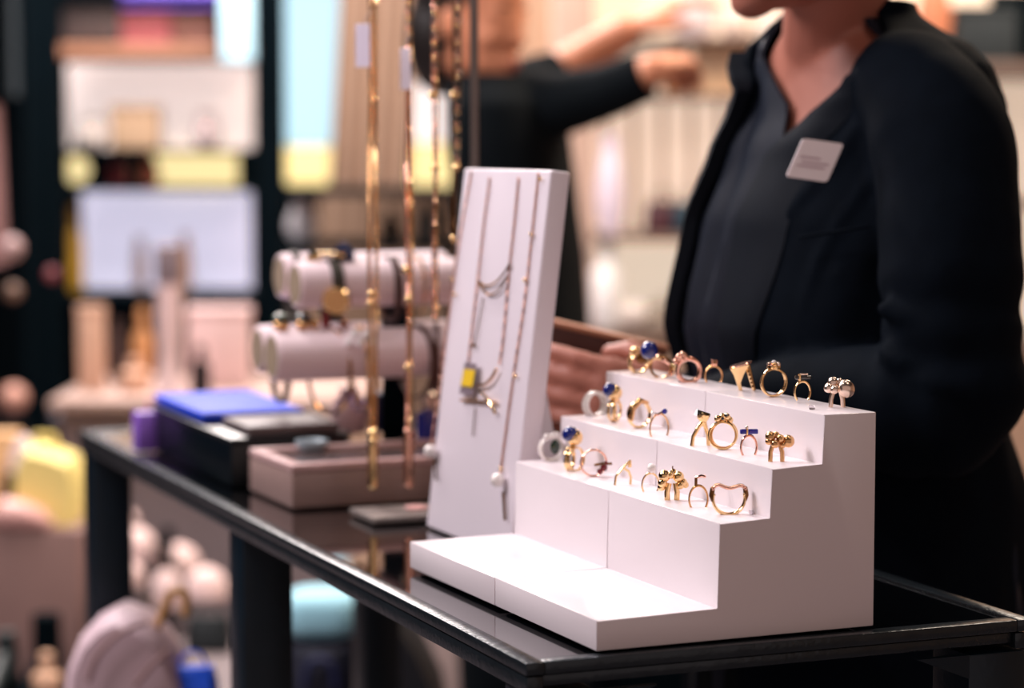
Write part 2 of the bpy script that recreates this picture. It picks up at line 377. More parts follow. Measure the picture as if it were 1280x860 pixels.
b = MB(); b.prism([(-5.4*mm, -3*mm), (5*mm, -4*mm), (5.4*mm, 3*mm), (0, 4.4*mm), (-5*mm, 3*mm)], 3.2*mm, Matrix.Translation((-.2*mm, 0, 23.4*mm)) @ Matrix.Rotation(radians(18), 4, 'Y'), bevel=.8*mm)
b.lathe([(3*mm, 0), (.2*mm, 5*mm)], 6, Matrix.Translation((-4*mm, 0, 24*mm))); b.build('stone', BLACKS, t, local=True, smooth=False)
t = ring_root(904, 562, 3, 4, 'large round double band gold ring with knotted crown, middle step', GM)
for q in (-1, 1):
    b = MB(); b.band(10.2*mm, 11.2*mm, 0, 360, 2.4*mm, 2.1*mm, n=56); b.bm.transform(Matrix.Translation((q*.8*mm, q*1.7*mm, 0)) @ Matrix.Rotation(radians(q*9), 4, 'Z')); b.build('band', GOLD, t, local=True)
cluster([(-4.4, 0, 23.6, 2.7), (-1.2, -1.6, 25.4, 2.8), (2.4, 0, 25, 3), (4.8, .4, 22.6, 2.8), (0, 1, 23.4, 3)], GOLD, t, 'knot')
cluster([(-1.2, -4, 24.2, 1.3), (1.6, -3.4, 26.4, 1.1)], BLACKS, t, 'stone')
t = ring_root(936, 569, 3, 8, 'slim gold arch ring with cobalt blue bar stone, middle step', GM)
b = MB(); b.band(6*mm, 6*mm, -42, 222, 2.4*mm, 1.6*mm, squash=1.5); b.build('band', ROSE, t, local=True)
b = MB(); b.box((0, 0, 17.8*mm), (13.6*mm, 3.6*mm, 3.8*mm), bevel=.9*mm); b.build('bar_stone', BLUES, t, local=True)
b = MB(); b.box((-1.8*mm, 0, 18*mm), (1.4*mm, 4.4*mm, 5.2*mm), bevel=.4*mm); b.build('prong', GOLD, t, local=True)
b = MB(); b.ball((-1.8*mm, -1*mm, 21*mm), 1.3*mm, 10, 7); b.build('prong_tip', PALEG, t, local=True)
t = ring_root(972, 577, 3, 3, 'gold ball cluster ring, rightmost on the middle step', GM)
for q in (-1, 1):
    b = MB(); b.tube([(q*4.4*mm-1*mm, 0, 0), (q*4.3*mm-1*mm, 0, 7*mm), (q*2.4*mm-1*mm, 0, 13*mm)], 1.4*mm, 10, flat=1.2); b.build('shank', GOLD2, t, local=True)
cluster([(-5.6, -1, 18.6, 3.9), (-7, -2, 15.2, 2.7), (-2.6, -4, 13.6, 3.2), (-1.2, 0, 19.6, 2.6), (1.4, -2.6, 17.4, 3.1), (1, 1, 13.6, 2.8), (7.6, 0, 15, 4.8), (3.6, -2, 12.6, 2.4)], GOLD2, t)
# ---- lowest ring step
t = ring_root(689, 576, 2, 20, 'chunky white ring with oval dark green stone, far left low step', GB)
b = MB(); b.band(10*mm, 10.5*mm, 0, 360, 8*mm, 3.4*mm); b.build('band', WENAMEL, t, local=True)
b = MB(); b.ball((1.5*mm, -5.5*mm, 12.5*mm), (4.6*mm, 2.4*mm, 6.2*mm)); b.build('stone', GREEN, t, local=True)
cluster([(-5, -3, 21, 3.2), (0, -4, 21.6, 3), (4, -2, 22, 3)], PEARL, t)
t = ring_root(716, 588, 2, 58, 'cutout wide gold ring with blue and gold ball, low step', GB)
for q in (-1, 1):
    b = MB(); b.band(9.6*mm, 9.6*mm, 0, 360, 3.2*mm, 1.8*mm); b.bm.transform(Matrix.Translation((0, q*3*mm, 0)) @ Matrix.Rotation(radians(q*10), 4, 'Z')); b.build('band', GOLD, t, local=True)
b = MB(); b.lathe([(3*mm, 18*mm), (2*mm, 21*mm), (3.6*mm, 24*mm)], 16); b.build('stem', GOLD, t, local=True)
b = MB(); b.ball((1*mm, -1*mm, 27.4*mm), 6.9*mm, 24, 16); b.build('ball', GOLD, t, local=True)
b = MB(); b.ball((-1.2*mm, 1.8*mm, 30*mm), 6.8*mm, 24, 16); b.build('ball', BLUE, t, local=True)
t = ring_root(742, 596, 2, 10, 'round rose gold ring with dark red side stone, low step', GB)
b = MB(); b.band(10.6*mm, 11.4*mm, 0, 360, 2.6*mm, 1.8*mm, n=48); b.build('band', ROSE, t, local=True)
cluster([(8, -2.4, 7.6, 3), (4.6, -2.8, 4.6, 2.4), (9.6, -2, 11, 2)], REDS, t, 'stone')
b = MB(); b.tube([(1*mm, -2*mm, 10*mm), (7*mm, -3*mm, 11*mm), (14*mm, -2*mm, 10.6*mm)], 1.1*mm, 8, round_ends=True); b.build('claw', DGOLD, t, local=True)
t = ring_root(779, 606, 2, 16, 'fine yellow gold wishbone ring, fourth from left on low step', GB)
b = MB(); b.tube([(-7*mm, 0, 0), (-6*mm, 0, 7*mm), (0, 0, 13.6*mm), (5.4*mm, 0, 18.6*mm)], 1*mm, 8); b.tube([(6*mm, 0, 0), (6.4*mm, 0, 6*mm), (4.6*mm, 0, 10.6*mm), (0, 0, 13.6*mm)], 1*mm, 8); b.build('band', GOLD, t, local=True)
b = MB(); b.box((5.4*mm, 0, 16.6*mm), (2.6*mm, 2.4*mm, 6*mm), bevel=.5*mm); b.build('setting', GOLD, t, local=True)
t = ring_root(813, 614, 2, 20, 'fine pale gold ring with small white pearl, low step', GB)
b = MB(); b.band(7*mm, 5*mm, -45, 225, 1.6*mm, 1.3*mm, squash=1.3); b.build('band', GOLD, t, local=True)
b = MB(); b.ball((1*mm, 0, 17.8*mm), 3.7*mm, 18, 12); b.build('pearl', PEARL, t, local=True)
t = ring_root(840, 625, 2, 5, 'heavy polished gold ball cluster ring, on low step', GB)
for q in (-1, 1):
    b = MB(); b.tube([(q*3.6*mm, 0, 0), (q*3.9*mm, 0, 6*mm), (q*2.4*mm, 0, 13*mm)], 1.8*mm, 10, flat=1.2); b.build('shank', GOLD, t, local=True)
cluster([(-6, -1, 18.6, 4.6), (-7.6, -2, 13.4, 3.6), (-1.6, -2, 19.4, 3), (1.2, 1, 21.4, 2.4), (4.6, -1, 17.8, 4.4), (8, -2, 13.6, 3.2), (10, -1, 11.6, 2.6), (-8, 1, 9.8, 3), (6, -3, 11.6, 3)], GOLD, t)
b = MB(); b.tube([(0, -1*mm, 17*mm), (.2*mm, -1*mm, 26*mm)], .5*mm, 6); b.build('pin', DGOLD, t, local=True)
t = ring_root(873, 634, 2, 8, 'thin wishbone ring with twig setting, second from right on low step', GB)
b = MB(); b.band(7*mm, 6*mm, -40, 220, 2*mm, 1.5*mm, squash=1.45); b.build('band', GOLD2, t, local=True)
b = MB(); b.box((-2*mm, 0, 19*mm), (2*mm, 2.2*mm, 7*mm), bevel=.4*mm); b.build('setting', DGOLD, t, local=True)
b = MB(); b.tube([(-2*mm, 0, 22*mm), (2*mm, 0, 23.4*mm), (4.6*mm, 0, 22.8*mm)], 1.1*mm, 8, round_ends=True); b.build('twig', ROSE, t, local=True)
t = ring_root(911, 643, 2, 4, 'wide wavy gold ring with beaded chain top, rightmost on low step', GB)
b = MB(); b.band(11.6*mm, 11.4*mm, 160, 380, lambda f: 4.6*mm, lambda f: (1.8+1.4*sin(pi*f))*mm, squash=.98); b.build('band', GOLD, t, local=True)
k = 0
wave = []
for i in range(23):
    f = i/22; x = (-12.0+24.0*f)*mm; z = (20.6 - 1.3*math.exp(-((f-.52)/.17)**2) + 1.2*math.exp(-((f-.18)/.12)**2)+.6*math.exp(-((f-.84)/.12)**2) - 2*max(0, .08-f)/.08 - 2*max(0, f-.92)/.08)*mm
    wave.append((x, z))
b = MB(); b.tube([(x, 0, z) for x, z in wave], 1.4*mm, 8, round_ends=True); b.build('wave_core', DGOLD, t, local=True)
for x, z in wave:
    for yy in (-1.3, 1.3):
        b = MB(); b.ball((x, yy*mm, z), 1.15*mm, 8, 6); b.build('bead', ROSE, t, local=True)
for q in (-1, 1):
    b = MB(); b.tube([(q*12*mm, 0, 19*mm), (q*12.6*mm, 0, 14*mm), (q*11.9*mm, 0, 10*mm)], [1.8*mm, 2*mm, 1.2*mm], 8, round_ends=True); sh = b.build('shoulder', DGOLD, t, local=True)
    b = MB(); b.ball((q*11*mm, -2*mm, 14.6*mm), 1*mm, 8, 6); b.build('stud', GOLD, sh, local=True)
# small clear ring clips left on the treads
for i, (px, py, st, lab) in enumerate(((940, 643, 2, 'tiny clear acrylic ring clip at the right end of the low step'), (1015, 512, 4, 'tiny clear acrylic ring clip between bar ring and pebble ring'), (851, 478, 4, 'tiny clear acrylic clip below the rose gold ring'))):
    p = onz(px, py, STZ[st]); b = MB(); b.box((p.x, p.y, p.z+.0016), (.0045, .003, .003), bevel=.0006)
    tag(b.build('ring_clip', ACRYL, origin=(p.x, p.y, p.z)), lab, 'clip', 'clear ring clips')

# ================================================================== NECKLACE BUST
BF = onz(532.5, 658, TABZ)
BW = .0
def pxof(P):
    q = P - CAM; Fd = q.y*cos(PITCH)-q.z*sin(PITCH); U = q.y*sin(PITCH)+q.z*cos(PITCH); return 640+FPX*q.x/Fd, 430-FPX*U/Fd
for i in range(600):
    BW = i*.001
    if pxof(BF - L2*BW)[0] >= 636: break
BH = .5*((CAMZ - TABZ))
best = None
for hz in [x*.001 for x in range(250, 420)]:
    for sh in [x*.001 for x in range(0, 90)]:
        q = BF + R2*sh + V(0, 0, hz); e = (pxof(q)[0]-580)**2 + (pxof(q)[1]-210)**2
        if best is None or e < best[0]: best = (e, hz, sh)
_, BHT, BSH = best
print('bust', BW, BHT, BSH, 'riser frame r,l', (BF-D0).dot(R2), (BF-D0).dot(L2), 'near l', (BF-D0).dot(L2)-BW, pxof(BF-L2*BW+R2*BSH+V(0, 0, BHT)))
UPB = (R2*BSH + V(0, 0, BHT)).normalized(); BL = (R2*BSH+V(0, 0, BHT)).length
NB = L2.cross(UPB).normalized()          # bust front normal (sign fixed below)
if NB.dot(R2) > 0: NB = -NB
bust = thing('necklace_bust', 'tall white leaning necklace display slab behind the ring steps', 'display stand', BF - L2*BW/2, 0)
b = MB(); th = .019
Mx = frame(BF - L2*BW, L2, UPB)
zdir = L2.cross(UPB); sgn = 1 if zdir.dot(NB) > 0 else -1
b.box((BW/2, BL/2, -sgn*th/2), (BW, BL, th), Mx, bevel=.0025, seg=3); b.build('slab', BUST, bust)
b = MB(); e0 = BF - L2*BW/2 + R2*(.0+.02)
b.prism([(0.03, 0), (.085, 0), (.045, .20), (.042, .20)], BW*.5, frame(BF - L2*BW*.25, R2, V(0, 0, 1)), bevel=.001); b.build('easel_back', BUST, bust)
def bp(px, py, off=.0015): return onplane(px, py, BF + NB*off, NB)
def smoothpath(pts, n=6):
    P = [Vector(p) for p in pts]; out = []
    for i in range(len(P)-1):
        p0 = P[max(i-1, 0)]; p1 = P[i]; p2 = P[i+1]; p3 = P[min(i+2, len(P)-1)]
        for k in range(n):
            t = k/n; out.append(.5*((2*p1)+(-p0+p2)*t+(2*p0-5*p1+4*p2-p3)*t*t+(-p0+3*p1-3*p2+p3)*t**3))
    out.append(P[-1]); return out
def rope(b, path, r, pitch=.006, seg=5, per=8):
    # two strands twisted around the path
    P = smoothpath(path, 4); L = [0]
    for a, c in zip(P, P[1:]): L.append(L[-1]+(c-a).length)
    n = max(8, min(900, int(L[-1]/pitch*per))); rings = [[], []]
    j = 0
    for i in range(n+1):
        s_ = L[-1]*i/n
        while j < len(L)-2 and L[j+1] < s_: j += 1
        f = (s_-L[j])/max(1e-9, L[j+1]-L[j]); p = P[j].lerp(P[j+1], min(1, f)); t = (P[j+1]-P[j]).normalized()
        x = t.cross(V(0, 1, .1)).normalized(); y = t.cross(x); a = 2*pi*s_/pitch
        o = x*cos(a)*r*.5 + y*sin(a)*r*.5
        rings[0].append(p+o); rings[1].append(p-o)
    for q in rings: b.tube(q, r*.55, seg)
    return b
def chain_thing(label, loc, paths, m, r, pitch=.006, name='necklace'):
    t = thing(name, label, 'necklace', loc)
    for p in paths:
        b = MB(); rope(b, p, r, pitch); b.build('chain', m, t)
    return t
RSAT = mat('rose_satin', (206, 158, 140), .42, 1, var=.1, scale=200)
# long chain with two pearl ends draped over the slab, both sides
GN = 'necklaces on the white slab'
t = chain_thing('long fine gold chain along the slab edges with white pearl ends', bp(538, 563), [[bp(589, 214), bp(574, 300), bp(560, 400), bp(548, 490), bp(539, 556)], [bp(673, 216), bp(665, 290), bp(655, 380), bp(640, 480), bp(625, 592)]], RSAT, .0011, name='necklace')
for px, py in ((538, 564), (622, 600)):
    b = MB(); b.ball(bp(px, py, .007), .0062, 18, 12); b.build('pearl', PEARL, t)
for px, py in ((675, 224), (664, 293), (656, 350), (644, 470), (626, 586), (565, 350), (568, 368)):
    b = MB(); b.ball(bp(px, py, .003), .0018, 10, 7); b.build('bead', GOLD, t)
b = MB(); b.tube([bp(543, 572, .003), bp(545, 600, .003)], .0012, 6); b.build('pearl_shadow', DGOLD, t)  # dark strip modelled in place of the shadow under the pearl
b = MB(); b.tube([bp(629, 615, .003), bp(631, 650, .003)], .0014, 6); b.build('pearl_shadow', DGOLD, t)  # shadow strip under the other pearl, also modelled in dark metal
t = chain_thing('rose gold inner chain with two dark swagged loops across slab', bp(596, 352), [[bp(612, 222), bp(604, 285), bp(597, 350), bp(590, 410), bp(585, 455)], [bp(648, 222), bp(642, 285), bp(636, 340), bp(629, 420), bp(624, 455)]], RSAT, .0011)
for pts in ([(597, 350), (606, 357), (617, 354), (627, 345), (637, 330)], [(598, 353), (606, 365), (613, 368), (624, 362), (634, 345)]):
    b = MB(); rope(b, [bp(x, y, .003) for x, y in pts], .0011); b.build('swag', DGOLD, t)
b = MB(); b.tube([bp(604, 372, .002), bp(598, 405, .002), bp(593, 430, .002)], .0007, 6); b.ball(bp(592, 432, .003), .0022, 10, 7); b.build('drop', DGOLD, t)
t = thing('price_tag', 'small grey price tag with bright yellow square on white slab', 'tag', bp(585, 472))
def quad_on_bust(b, pts, off, thk=.0012):
    lo = [bp(x, y, off) for x, y in pts]; hi = [bp(x, y, off+thk) for x, y in pts]
    vs = b._add(lo+hi, [(0, 1, 2, 3), (7, 6, 5, 4), (0, 4, 5, 1), (1, 5, 6, 2), (2, 6, 7, 3), (3, 7, 4, 0)]); return b
TAGG = mat('tag_grey', (128, 112, 122), .6); TAGY = mat('tag_yellow', (240, 200, 40), .5, var=.05); TAGW = mat('tag_white', (232, 222, 240), .5, var=.05)
quad_on_bust(MB(), [(581, 453), (596, 455), (590, 494), (574, 492)], .004).build('tag_card', TAGG, t, smooth=False)
quad_on_bust(MB(), [(580, 461), (594, 463), (590, 484), (576, 482)], .0054).build('yellow_square', TAGY, t, smooth=False)
t = thing('pendant', 'gold toggle clasp pendant with curved arms beside yellow tag', 'pendant', bp(604, 495))
b = MB(); b.tube(smoothpath([bp(x, y, .004) for x, y in ((596, 482), (606, 480), (614, 473), (620, 462))]), .0014, 8, round_ends=True); b.build('curved_arm', GOLD2, t)
b = MB(); b.tube(smoothpath([bp(x, y, .004) for x, y in ((598, 488), (605, 494), (612, 504), (618, 516))]), .0012, 8, round_ends=True); b.build('curved_arm', GOLD, t)
b = MB(); b.tube([bp(576, 500, .003), bp(620, 503, .003)], .0013, 8, round_ends=True); b.build('toggle_bar', GOLD2, t)
b = MB(); b.tube([bp(594, 510, .002), bp(591, 545, .002)], .0007, 6); b.build('tail', DGOLD, t)

# ================================================================== NECKLACE RACK and hanging chains
rkY = 2.25
p0 = onz(470, 645, TABZ)
rk = thing('necklace_rack', 'tall grey metal necklace rack with flat square base plate', 'display stand', onz(545, 632, TABZ), TH)
cpl = onz(467, 656, TABZ)
TR = Vector((cos(TH), sin(TH), 0)); TLd = Vector((-sin(TH), cos(TH), 0))
RKM = mat('grey_metal', (128, 118, 114), .4, .3, var=.08)
cb = cpl + TR*.075 + TLd*.036
b = MB(); b.box((0, 0, .003), (.15, .072, .006), Matrix.Translation(cb) @ Matrix.Rotation(TH, 4, 'Z'), bevel=.001); b.build('base_plate', RKM, rk)
pole = cb + TR*.06 + TLd*.015
pp = at(593, 200, pole.y)
pole = V(pp.x, pole.y, TABZ+.006)
b = MB(); b.tube([pole, V(pole.x, pole.y, 1.50)], .0042, 14); b.build('pole', RKM, rk)
hx = at(466, 100, 2.2).x
b = MB(); b.tube([V(pole.x, pole.y, 1.50), V(hx-.03, pole.y-.02, 1.50)], .0042, 12, round_ends=True); b.build('arm', RKM, rk)
print('pole', pole, 'plate', cb)
def yarm(x): f = (pole.x - x)/(pole.x-(hx-.03)); return pole.y - .02*f
b = MB(); o_ = onz(521, 636, TABZ+.006); b.lathe([(.011, 0), (.012, .002), (.009, .003)], 20, Matrix.Translation(o_)); b.build('cap_disc', mat('rose_disc', (220, 170, 165), .3), rk)
HN = [('long double gold rope necklace hanging nearest the grey price tag', 466, 608, GOLD2, .0034, [(-4, 0), (4, 0)], 3),
      ('long rose gold rope necklace hanging second from left', 511, 606, ROSE, .0032, [(-2, 0), (3, 0)], 3),
      ('dark bead and rose chain necklace hanging third from left', 544, 402, ROSE, .0026, [(-2, 0), (2, 0)], 2),
      ('mixed gold and black link necklace hanging closest to the pole', 571, 330, DGOLD, .0030, [(-3, 0), (3, 0)], 3)]
for i, (lab, px, pyb, m, r, offs, nb) in enumerate(HN):
    top = at(px, -60, rkY); yy = yarm(top.x); 
    t = thing('necklace', lab, 'necklace', (at(px, pyb, yy).x, yy, at(px, pyb, yy).z), group='necklaces hanging from the rack')
    for j, (dx, _) in enumerate(offs):
        wob = [2.0*sin(k*1.7+i+j*2) for k in range(7)]
        pts = [at(px+dx, 0, yy)]; pts[0].z = 1.504
        for k in range(1, 7):
            y_ = pyb*k/6; pts.append(at(px + dx*(1-.15*k/6)*(1 if k < 6 else .4) + wob[k]*.6, y_, yy))
        b = MB(); rope(b, pts, r*.62, pitch=.0075); b.build('chain', m if j == 0 else (GOLD if i != 3 else BLACKS), t)
    for k in range(nb):
        b = MB(); b.ball(at(px+random.uniform(-4, 4), [368, 380, 552, 470][k] if i == 0 else ([338, 375, 460][k] if i == 1 else 120+k*90), yy-.004), .0042, 14, 9); b.build('bead', GOLD, t)
    if i in (0, 1):
        b = MB(); P = at(px, pyb-2, yy); b.tube([P, P+V(0, 0, .05)], .0052, 10, round_ends=True); b.build('end_bar', GOLD if i == 0 else ROSE, t)
    if i >= 1:
        for k in range(14 if i < 3 else 30):
            b = MB(); b.ball(at(px+1.5*sin(k*2.1), 4+k*(6.4 if i < 3 else 7.2), yy-.003), .0023, 8, 6); b.build('bead', [ROSE, GOLD, BLACKS][(k+i) % 3], t)
for (x0, y0, x1, y1, lab, Yt, m) in ((444, 30, 463, 84, 'lavender paper price tag on the leftmost hanging chain', 2.282, TAGW), (500, 60, 514, 112, 'narrow white price tag on the second hanging chain', 2.282, mat('tag_bright', (238, 226, 238), .5, var=.02))):
    a = at(x0, y0, Yt); c = at(x1, y1, Yt)
    b = MB(); b.box((0, 0, 0), ((c.x-a.x)*1.12, .001, a.z-c.z), Matrix.Translation(((a.x+c.x)/2, Yt, (a.z+c.z)/2)) @ Matrix.Rotation(radians(-28), 4, 'Z'), bevel=.0004)
    t = thing('price_tag', lab, 'tag', ((a.x+c.x)/2, Yt, c.z)); b.build('tag_card', m, t, smooth=False)
    b = MB(); b.tube([V((a.x+c.x)/2, Yt, a.z), V(at(467 if x0 < 480 else 511, y0-22, 2.296).x, 2.298, a.z+.018)], .0005, 5); b.build('string', mat('grey_thread', (150, 140, 146), .8), t)

# ================================================================== TRAY BOX and BRACELET STAND
tf = onz(365, 637, TABZ)
tt = thing('jewellery_tray', 'mauve grey wooden tray box under the bracelet stand', 'tray', tf + R2*.125 + L2*.09, DT)
TMx = Matrix.Translation(tf) @ Matrix.Rotation(DT, 4, 'Z')
TWd, TH_ = .25, .044
TLn = .16
for i in range(100, 260):
    if pxof(tf + L2*i*.001 + V(0, 0, TH_))[0] <= 311: TLn = i*.001; break
print('tray len', TLn)
b = MB(); b.box((TWd/2, TLn/2, (TH_-.008)/2), (TWd, TLn, TH_-.008), TMx, bevel=.003); b.build('tray_body', WOOD, tt)
for c, s_ in (((TWd/2, .007, TH_-.004), (TWd, .014, .008)), ((TWd/2, TLn-.007, TH_-.004), (TWd, .014, .008)), ((.007, TLn/2, TH_-.004), (.014, TLn-.028, .008)), ((TWd-.007, TLn/2, TH_-.004), (.014, TLn-.028, .008))):
    b = MB(); b.box(c, s_, TMx, bevel=.002); b.build('tray_lip', mat('mauve_wood_light', (196, 160, 158), .45, var=.08, scale=10), tt)
b = MB(); b.box((TWd/2, TLn/2, TH_-.0065), (TWd-.03, TLn-.03, .003), TMx); b.build('tray_inlay', mat('tray_inlay', (96, 84, 84), .2, var=.1), tt, smooth=False)
ZT = TABZ + TH_ - .004
o_ = onz(390, 562, ZT+.001); b = MB(); b.lathe([(.012, 0), (.017, .006), (.0175, .010), (.015, .010), (.011, .003)], 24, Matrix.Translation(o_)); tag(b.build('trinket_dish', mat('pale_blue_ceramic', (176, 196, 206), .2), origin=o_), 'little pale blue dish standing on the mauve tray', 'dish')
# stand
ROLLM = mat('cream_velvet', (236, 214, 220), .75, var=.04, sheen=.3)
ROLLE = mat('roll_end', (150, 132, 110), .7)
sb = tf + R2*.13 + L2*.12
st = thing('bracelet_stand', 'two tier bracelet stand with cream padded rolls on black column', 'display stand', (sb.x, sb.y+.06, TABZ), DT)
Ysb = sb.y
def rollpts(x0, y0, Y0, length):
    a = at(x0, y0, Y0); return a, a + R2*length

b = MB(); cpx = at(497, 520, 2.60)
b.box((cpx.x, cpx.y, (TABZ+1.150)/2+.002), (.034, .02, 1.150-TABZ), bevel=.001); b.build('column', DARKM, st)
b = MB(); b.box((0, 0, .004), (.10, .07, .008), Matrix.Translation((cpx.x, cpx.y, TABZ)) @ Matrix.Rotation(DT, 4, 'Z'), bevel=.002); b.build('stand_base', DARKM, st)
ROLLS = []
for (x0, y0, Y0, rr, ln) in ((369, 356, 2.47, .0245, .19), (350, 345, 2.58, .0245, .19), (340, 446, 2.44, .0262, .22), (322, 437, 2.55, .0262, .22)):
    a, c = rollpts(x0, y0, Y0, ln); ROLLS.append((a, c, rr))
    b = MB(); b.tube([a, a.lerp(c, .02), c.lerp(a, .02), c], [rr*.94, rr, rr, rr*.94], 28); rl = b.build('padded_roll', ROLLM, st)
    b = MB(); b.tube([a - R2*.0012, a+R2*.001], rr*.82, 24); b.build('roll_end', ROLLE, rl)
for q in (0, 2):
    a = ROLLS[q][0].lerp(ROLLS[q][1], .6); c = ROLLS[q+1][0].lerp(ROLLS[q+1][1], .6)
    b = MB(); b.tube([a, c], .012, 10, flat=.5); b.build('crossbar', DARKM, st)
def on_roll(k, px, extra):      # point on roll axis at picture column px
    a, c, rr = ROLLS[k]; best = min((abs(pxof(a.lerp(c, i/200))[0]-px), i/200) for i in range(201)); return a.lerp(c, best[1]), rr+extra
def bangle(k, px, label, m, w_, th_, droop=.012, tilt=0, name='bracelet', cat='bracelet', closed_r=1.0):
    c, rr = on_roll(k, px, th_/2+.0008)
    t = thing(name, label, cat, c - V(0, 0, rr+droop), DT, 'bracelets on the padded rolls')
    n = 36; rings = []
    nx = (R2 + V(0, 0, 0)).normalized(); fy = L2
    ax = (nx*cos(tilt) + L2*sin(tilt)).normalized(); sd = V(0, 0, 1).cross(ax).normalized()
    for i in range(n):
        a = 2*pi*i/n; dz = cos(a); dy = sin(a)
        R_ = rr*(1.0 if dz > -.2 else 1.0)
        ctr = c + V(0, 0, -droop/2)
        pos = ctr + sd*dy*(rr+.0015) + V(0, 0, 1)*dz*(rr+droop/2)
        nrm = (sd*dy + V(0, 0, 1)*dz)
        rings.append([pos + nrm*(th_/2)*cos(p) + ax*(w_/2)*sin(p) for p in (pi/4, 3*pi/4, 5*pi/4, 7*pi/4)])
    b = MB(); b.loft(rings, closed=True); b.build('strap', m, t)
    return t, c, rr
OLIVE = mat('olive_leather', (52, 46, 36), .6, var=.15); BROWN = mat('brown_leather', (70, 36, 30), .5, var=.2)
t, c, rr = bangle(0, 414, 'wristwatch with wide dark strap and round gold case on upper roll', OLIVE, .018, .002, .014, name='wristwatch', cat='watch')
pc = at(420, 376, c.y-.03); b = MB(); b.lathe([(.013, -.003), (.0145, 0), (.013, .003)], 28, Matrix.Translation(pc) @ Matrix.Rotation(pi/2, 4, 'X')); wc = b.build('watch_case', GOLD, t)
b = MB(); b.lathe([(.0115, -.001), (.0115, .001)], 24, Matrix.Translation(pc - V(0, .0035, 0)) @ Matrix.Rotation(pi/2, 4, 'X')); b.build('dial', GOLD2, wc)
b = MB(); pb = c+V(0, 0, rr+.0045); b.box((pb.x, pb.y, pb.z), (.03, .016, .005), bevel=.001); b.build('buckle', GOLD, t)
bangle(0, 487, 'dark beaded bracelet around the middle of the upper front roll', mat('dark_bead', (60, 32, 26), .3, var=.5, scale=150), .010, .004, .014)
bangle(1, 366, 'olive leather strap on the left end of the upper back roll', OLIVE, .010, .002, .02)
bangle(0, 520, 'thin gold bracelet at the right of the upper front roll', GOLD, .003, .003, .008)
t, c, rr = bangle(2, 411, 'thin gold bangle swinging low on the lower front roll', GOLD2, .005, .003, .034, tilt=.5)
t, c, rr = bangle(2, 450, 'sparkling crystal and gold bracelet on lower front roll', GOLD, .008, .003, .030)
for k in range(5):
    b = MB(); b.ball(at(436+k*7, 428-(k % 2)*10, c.y-rr-.004), .0045, 10, 7); b.build('crystal', DIAMOND, t, smooth=False)
t, c, rr = bangle(2, 520, 'brown and gold chain bracelet on the lower front roll', BROWN, .010, .003, .02, tilt=.3)
t, c, rr = bangle(2, 545, 'dark brown leather bracelet at right of the lower roll', BROWN, .007, .003, .022, tilt=-.3)
bangle(3, 350, 'dark olive strap on the left end of lower back roll', OLIVE, .010, .002, .03)
# stones and small pieces standing on the lower rolls
for px, py, m1, lab, nm, cat in ((352, 405, GREEN, 'gold cocktail ring with dark green stone on lower roll', 'ring', 'ring'), (380, 404, BLACKS, 'gold cocktail ring with black stone on lower roll', 'ring', 'ring')):
    P, rr = on_roll(2, px, 0); z = P.z + rr
    t = thing(nm, lab, cat, (P.x, P.y, z), 0); b = MB(); b.ball((P.x, P.y, z+.006), (.009, .008, .006)); b.build('setting', GOLD2, t)
    b = MB(); b.ball((P.x, P.y, z+.0125), (.0095, .008, .006)); b.build('stone', m1, t)
for px, m1, lab, h_ in ((408, REDS, 'dark red beaded charm standing on lower roll', .022), (393, GOLD2, 'small brown gold bead charm on lower roll', .012), (430, ROSE, 'short rose gold bead charm on lower roll', .012)):
    P, rr = on_roll(2, px, 0); z = P.z + rr; b = MB(); b.lathe([(.002, 0), (.0055, h_*.3), (.004, h_*.7), (.001, h_)], 16, Matrix.Translation((P.x, P.y, z)))
    tag(b.build('charm', m1, origin=(P.x, P.y, z)), lab, 'charm')
for k, px, m1, lab, w_, h_ in ((0, 430, mat('blue_pouch', (10, 26, 70), .6), 'small blue velvet pouch standing on the upper roll', .022, .019), (0, 392, GOLD, 'flat gold clasp box standing on the upper roll', .014, .010)):
    P, rr = on_roll(k, px, 0); z = P.z + rr; b = MB()
    b.loft([[V(P.x+w_/2*s_*x, P.y+w_/3*s_*y, z+h_*f) for x, y in ((-1, -1), (1, -1), (1, 1), (-1, 1))] for f, s_ in ((0, 1), (.5, .95), (.85, .45), (1, .3))])
    tag(b.build('pouch' if k == 0 and px == 430 else 'clasp_box', m1, origin=(P.x, P.y, z)), lab, 'pouch' if px == 430 else 'box')
# things on the tray under the rolls
P = onz(437, 555, ZT+.004); P.y = max(P.y, 2.5)
def pouch(P, wd, hh, m, label, name='pouch', cat='pouch'):
    b = MB(); b.loft([[P + V(wd/2*s_*cos(a), wd/2.6*s_*sin(a), hh*f) for a in [2*pi*i/20 for i in range(20)]] for f, s_ in ((0, .7), (.12, .95), (.45, 1), (.75, .8), (.9, .45), (1, .62))])
    return tag(b.build(name, m, origin=P), label, cat)
q = at(437, 548, 2.6); q.z = ZT; pouch(q, .042, .05, mat('pink_satin', (222, 188, 190), .5), 'pale pink satin pouch on the tray below the rolls')
q = at(462, 545, 2.58); q.z = ZT; b = MB(); b.box((q.x+.01, q.y+.03, q.z+.022), (.024, .02, .044), bevel=.003); tag(b.build('jewellery_box', mat('navy_box', (16, 28, 86), .5), origin=(q.x, q.y, q.z)), 'small navy jewellery box beside the pink pouch', 'box')
q = at(536, 556, 2.52); q.z = ZT; t = thing('perfume_bottle', 'small cobalt blue bottle with gold stopper right of the column', 'bottle', q)
b = MB(); b.lathe([(.012, 0), (.0135, .003), (.0135, .03), (.006, .034)], 20, Matrix.Translation(q)); b.build('bottle_body', mat('cobalt_glass', (22, 34, 130), .15, coat=.5), t)
